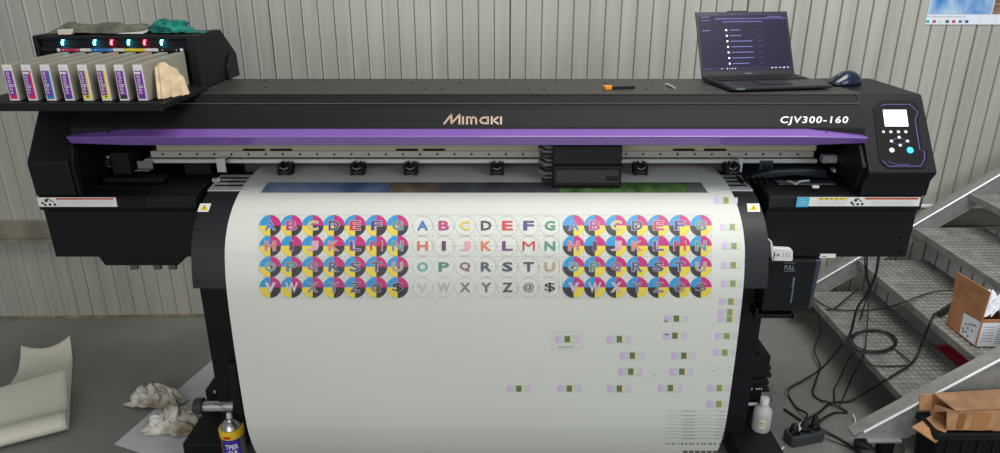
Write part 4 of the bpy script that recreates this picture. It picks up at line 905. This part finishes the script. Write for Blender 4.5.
# spray can
c = Vector((-.965, 2.03, .0)); topz = .352
SC = root('spray_can', 'spray can with yellow collar and purple label before the printer left foot', 'spray can', (-.944, 2.05, 0), 0)
r = .040; z1 = .272
silv = mat('tin_silver', (176, 176, 172), .25, .9); lab = mat('can_violet', (64, 40, 150), .35); cyel = mat('can_yellow', (232, 190, 20), .35)
mb = MB(); mb.lathe([(r * .6, .0), (r - .003, 0), (r, .004), (r, .012), (r, z1 - .035)], (0, 0, 0), lab, n=36, mi=[silv, silv, silv, lab]); cb = mb.build('can_body', SC, smooth=True)
mb = MB(); mb.lathe([(r + .0012, z1 - .036), (r + .002, z1 - .034), (r + .002, z1 - .008), (r, z1 - .005), (r - .004, z1 - .004)], (0, 0, 0), cyel, n=36); mb.build('yellow_collar', SC, smooth=True)
mb = MB(); mb.lathe([(r - .004, z1 - .006), (r - .008, z1 + .006), (.018, z1 + .020), (.014, z1 + .024), (.013, z1 + .030)], (0, 0, 0), silv, n=36); mb.build('dome', SC, smooth=True)
mb = MB(); mb.lathe([(.006, z1 + .03), (.0095, z1 + .031), (.0095, z1 + .044), (.007, z1 + .050), (.004, z1 + .051)], (0, 0, 0), white, n=20); mb.build('nozzle', SC, smooth=True)
def cyl_wrap(mb, txt, a0, a1, za, zb, rr, m):
    vs, fs = text2d(txt, .03); x0, x1, y0, y1 = bounds(vs)
    mb.add([(rr * math.cos(a0 + (a1 - a0) * (x - x0) / (x1 - x0)), rr * math.sin(a0 + (a1 - a0) * (x - x0) / (x1 - x0)), za + (zb - za) * (y - y0) / (y1 - y0)) for x, y in vs], fs, m)
fa = -math.pi / 2 + .43
mb = MB(); cyl_wrap(mb, 'TPER', fa - .75, fa + .35, z1 - .075, z1 - .055, r + .001, lblw); cyl_wrap(mb, 'CLR', fa - .6, fa + .25, z1 - .098, z1 - .080, r + .001, lblw)
def patch(a0, a1, za, zb, rr, m, n=8): mb.add([(rr * math.cos(a0 + (a1 - a0) * k / n), rr * math.sin(a0 + (a1 - a0) * k / n), z) for k in range(n + 1) for z in (za, zb)], [(2 * k, 2 * k + 2, 2 * k + 3, 2 * k + 1) for k in range(n)], m)
patch(fa + .55, fa + 1.3, 0.012, z1 - .04, r + .0006, silv); patch(fa - 1.9, fa - 1.05, .012, z1 - .04, r + .0006, mat('can_brown', (120, 92, 60), .4)); patch(fa - .75, fa - .2, z1 - .03, z1 - .02, r + .0026, mat('can_red', (190, 40, 30), .4)); patch(fa - .55, fa, z1 - .12, z1 - .104, r + .001, mat('can_pink', (220, 120, 170), .4))
mb.build('can_label', cb)
# ================================================================== FLOOR ITEMS, RIGHT
BT = root('solvent_bottle', 'small translucent white plastic bottle standing on the printer right foot', 'bottle', (.996, 2.232, .121), 0)
r = .034; tr = mat('milky_plastic', (214, 216, 214), .35, trans=.35)
mb = MB(); mb.lathe([(r * .8, 0), (r - .002, 0), (r, .006), (r, .075), (r * .93, .088), (r * .6, .102), (.014, .108), (.014, .114)], (0, 0, 0), tr, n=32); bb = mb.build('bottle_body', BT, smooth=True)
mb = MB(); mb.lathe([(.015, .112), (.0165, .113), (.0165, .135), (.015, .138), (.01, .139)], (0, 0, 0), white, n=28); mb.build('bottle_cap', BT, smooth=True)
mb = MB(); fa = -math.pi / 2 - .25
patch(fa - .35, fa + .25, .022, .062, r + .0006, mat('bottle_label', (222, 216, 178), .5)); patch(fa - .3, fa + .1, .045, .048, r + .001, ink); patch(fa - .3, fa + .15, .035, .037, r + .001, ink); mb.build('bottle_label', bb)
# power strip
c = pz_(803, 440, 0); ang = math.radians(16)
PS = root('power_strip', 'dark grey power strip with plugs on the floor right of the printer', 'power strip', (c.x, c.y, 0), ang)
psm = mat('strip_grey', (52, 54, 58), .5)
mb = MB(); mb.prism([(-.078, -.022), (-.068, -.034), (.068, -.034), (.078, -.022), (.078, .022), (.068, .034), (-.068, .034), (-.078, .022)], 0, .048, psm, axis='z'); ps = mb.build('strip_body', PS, bev=.005, seg=3)
for k in range(3):
    x = -.048 + k * .048
    mb = MB(); mb.lathe([(.021, .046), (.021, .0505), (.017, .0505), (.017, .0488)], (x, 0, 0), dark, n=22); mb.build('socket', PS)
for k, (x, hh) in enumerate(((-.048, .035), (.0, .04), (.048, .05))):
    mb = MB(); mb.lathe([(.017, .051), (.0175, .06), (.014, .051 + hh * .7), (.007, .051 + hh)], (x, .004, 0), rubber, n=18); tag(mb.build('power_plug', bev=.001, smooth=True), ['black power plug in the strip beside the white cable tag', 'black power plug in the middle socket of the strip', 'black power plug in the right end socket of the strip'][k], 'plug', 'plugs in the power strip').location = PS.location; bpy.context.view_layer.objects.active = None
    o = [o for o in bpy.data.objects if o.name.startswith('power_plug')][-1]; o.rotation_euler = (0, 0, ang)
mb = MB(); a = pz_(797, 430, .06); b = pz_(806, 421, .06); dv = (b - a).normalized(); nv = Vector((-dv.y, dv.x, 0)) * .0105
mb.slab([a + nv, b + nv, b - nv, a - nv], (0, 0, .001), white)
for k in range(4): q = a.lerp(b, .2 + k * .2); mb.slab([q + nv * .6, q + nv * .6 + dv * .002, q - nv * .6 + dv * .002, q - nv * .6], (0, 0, .0013), mat('pale_print', (0, 0, 0)))
tag(mb.build('cable_tag'), 'white tag wrapped round a cable above the power strip', 'tag')
# cables
T1, T2 = .2165, .3915
def cable(label, pts, r, name='power_cable', n=8, m=rubber):
    P3 = []
    for q in pts:
        px, py, mode, val = q
        P3.append(pz_(px, py, val) if mode == 'z' else py_(px, py, val))
    mb = MB(); mb.tube(spline(P3, n), r, m, n=8); return tag(mb.build(name, smooth=True), label, 'cable', None)
f = .006
cable('thick black cable hanging from printer and looping across floor to the power strip', [(879, 255, 'y', 2.25), (878, 262, 'y', 2.25), (875, 277, 'y', 2.25), (867, 294, 'y', 2.3), (857, 309, 'y', 2.3), (850, 334, 'y', 2.3), (838, 350, 'y', 2.3), (821, 369, 'z', .07), (804, 380, 'z', .02), (788, 390.5, 'z', f), (795.8, 407, 'z', f), (807, 414.6, 'z', .03), (797, 429, 'z', .06), (792, 433, 'z', .075)], .0048)
cable('black cable with a wide left bend running down past the first tread', [(859, 289, 'z', T1 + .04), (846, 299, 'z', T1 + .02), (833, 309, 'z', T1 + .01), (819.5, 311.6, 'z', .19), (820.6, 331.7, 'z', .10), (814.3, 349, 'z', .04), (820, 366, 'z', .02), (816, 380, 'z', f), (812.7, 393, 'z', f), (820, 400, 'z', f), (829.6, 402.5, 'z', .012), (847, 412, 'z', f), (834, 413, 'z', f), (821.5, 419.5, 'z', .03), (814, 428, 'z', .09)], .0042)
cable('thin black cable running from the left bend over treads towards the box', [(812, 297, 'z', T1 + .004), (822, 304, 'z', T1 + .004), (833, 309, 'z', T1 + .004), (850, 310.5, 'z', T1 + .006), (874.5, 310, 'z', T1 + .05), (900, 303.6, 'z', T2 + .005), (929, 293, 'z', T2 + .006), (950, 290.5, 'z', T2 + .02), (958, 293, 'z', T2 + .03)], .0032)
cable('thin black cable dropping from printer through the coil to the floor', [(864.5, 255, 'y', 2.35), (866, 277, 'y', 2.4), (868.8, 291.6, 'z', T1 + .12), (866.5, 334.6, 'z', T1 + .03), (864, 354, 'z', T1 + .006), (857, 368, 'z', .10), (850.5, 380, 'z', .01), (844, 396, 'z', f), (839, 406.6, 'z', f)], .003)
cable('black cable hanging down close behind the thick one at the printer underside', [(867, 255, 'y', 2.36), (867.3, 277, 'y', 2.4), (871, 290, 'y', 2.5), (866, 300, 'z', T1 + .05), (860, 320, 'z', T1 + .02)], .0032)
coil = []
for t in range(0, 46):
    a = t / 15 * 2 * math.pi; rr = 1 - .06 * math.sin(a * .33 + 1) - (.25 if 14 < t < 24 else 0) * math.sin((t - 14) / 10 * math.pi)
    coil.append((871.6 + 24 * rr * math.cos(a + 1), 341.5 + 11.2 * rr * math.sin(a + 1), 'z', T1 + .004 + .006 * (t / 45) + .002 * math.sin(t * 2)))
cable('coil of black cable lying on the lowest stair tread', coil, .0033, 'coiled_cable', 3)
cable('black cable from the coil to the crossing on the lowest tread', [(848.5, 337, 'z', T1 + .012), (851.6, 349, 'z', T1 + .005), (857, 357.5, 'z', T1 + .004), (874.5, 365.5, 'z', T1 + .004), (897, 366, 'z', T1 + .004), (910, 364.5, 'z', T1 + .01)], .0034)
cable('short black cable from the coil right side down to the crossing', [(892, 347, 'z', T1 + .008), (901, 354, 'z', T1 + .006), (911.5, 363, 'z', T1 + .014)], .0034)
cable('thick black cable from the connector on second tread down to the floor', [(939, 312.5, 'z', T2 + .012), (934, 315, 'z', T2 + .014), (930, 323, 'z', T2 + .004), (923, 340, 'z', .30), (917.5, 354.6, 'z', T1 + .02), (910, 364.6, 'z', T1 + .006), (897, 373, 'z', T1 + .006), (888, 378.5, 'z', T1 + .006), (882, 382, 'z', .19), (870, 389.7, 'z', .07), (860, 396, 'z', .03), (847, 401.7, 'z', f), (831, 403, 'z', f), (818, 413, 'z', f + .01), (808, 419, 'z', .04), (803, 428, 'z', .09)], .0046)
cable('slim black cable curving down beside the coil to the strip', [(856, 352, 'z', T1 + .004), (848, 360, 'z', .14), (839, 380, 'z', .02), (834, 389.7, 'z', f), (834.4, 401, 'z', f + .006), (830, 404, 'z', f)], .0032)
cable('black cable from the strip along the floor towards the stair foot', [(822, 429.5, 'z', .015), (834, 436, 'z', f), (848, 444, 'z', f), (862, 454, 'z', f)], .0052)
cable('thin black cable in front of the strip running right along the floor', [(824, 438, 'z', .012), (838, 443, 'z', f), (852, 449, 'z', f), (862, 456, 'z', f)], .0025)
cable('dark rod-like cable on the floor between white bottle and power strip', [(784, 409, 'z', f), (792, 414.5, 'z', f), (801, 420.5, 'z', f)], .005)
cable('white cable end at the bottom left of the power strip', [(773, 456, 'z', f), (778, 451.5, 'z', f), (784, 447, 'z', .02)], .004, m=white)
# connector on tread and plug by stair foot
p = pz_(944, 310.5, T2 + .014); q = pz_(952, 305, T2 + .014)
mb = MB(); mb.tube([p - (q - p) * .6, p - (q - p) * .1, p, q, q + (q - p) * .4], .012, rubber, n=12); tag(mb.build('cable_connector', bev=.002), 'black cable connector lying on the second stair tread beside the box', 'connector')
c = pz_(863, 443, .03); R = root('adapter_plug', 'round black plug lying on the floor at the stair foot', 'plug', (c.x, c.y, .026), math.radians(-52))
mb = MB(); mb.lathe([(.012, -.03), (.023, -.026), (.025, -.005), (.016, .02), (.007, .034), (.005, .05)], (0, 0, 0), rubber, axis='x', n=22); mb.build('plug_body', R, smooth=True)
mb = MB()
for s in (-1, 1): mb.lathe([(.0024, -.05), (.0024, -.028)], (0, s * .0095, 0), silver, axis='x', n=10)
mb.build('pin', R)
# clear ring (cup) near bottle
c = pz_(777, 399, .0); mb = MB(); mb.lathe([(.036, 0), (.038, 0), (.042, .05), (.040, .05), (.036, .002)], (c.x, c.y, .001), mat('clear_plastic', (235, 235, 235), .08, trans=.95, alpha=.35), n=36); tag(mb.build('clear_cup', smooth=True), 'clear plastic cup on the floor behind the white bottle', 'cup')
# torn plastic bit
mb = MB(); p = pz_(855, 424, .003); mb.tube([p, p + Vector((.01, .02, .01)), p + Vector((.006, .04, .02))], .003, white, n=6); tag(mb.build('plastic_scrap'), 'tiny white plastic scrap on the floor by the stair foot', 'scrap')
# ================================================================== LIGHT
W_ = bpy.data.worlds.new('world'); S.world = W_; W_.use_nodes = True; bg = W_.node_tree.nodes['Background']; bg.inputs[0].default_value = (.86, .93, 1, 1); bg.inputs[1].default_value = .27
def area(name, loc, target, sx, sy, power, col=(1, 1, 1)):
    l = bpy.data.lights.new(name, 'AREA'); l.shape = 'RECTANGLE'; l.size = sx; l.size_y = sy; l.energy = power; l.color = col
    o = bpy.data.objects.new(name, l); COL.objects.link(o); o.location = loc; o.rotation_euler = (Vector(target) - Vector(loc)).to_track_quat('-Z', 'Y').to_euler(); return o
area('roof_skylight', (1.2, 1.5, 4.2), (.9, 2.7, .8), 2.4, 1.6, 112, (1, 1, .96))
area('hall_door_daylight', (-.9, -2.6, 2.1), (-.1, 2.4, 1.0), 3.4, 2.6, 68, (1, .985, .95))
area('side_door_daylight', (3.6, -1.6, 2.8), (.6, 3.0, .9), 2.0, 1.8, 62, (.74, .87, 1))
S.view_settings.view_transform = 'Standard'; S.view_settings.look = 'None'; S.view_settings.gamma = 1; S.view_settings.exposure = .12; S.view_settings.use_curve_mapping = False
for o in list(bpy.data.objects):
    if '_w' in o: del o['_w']
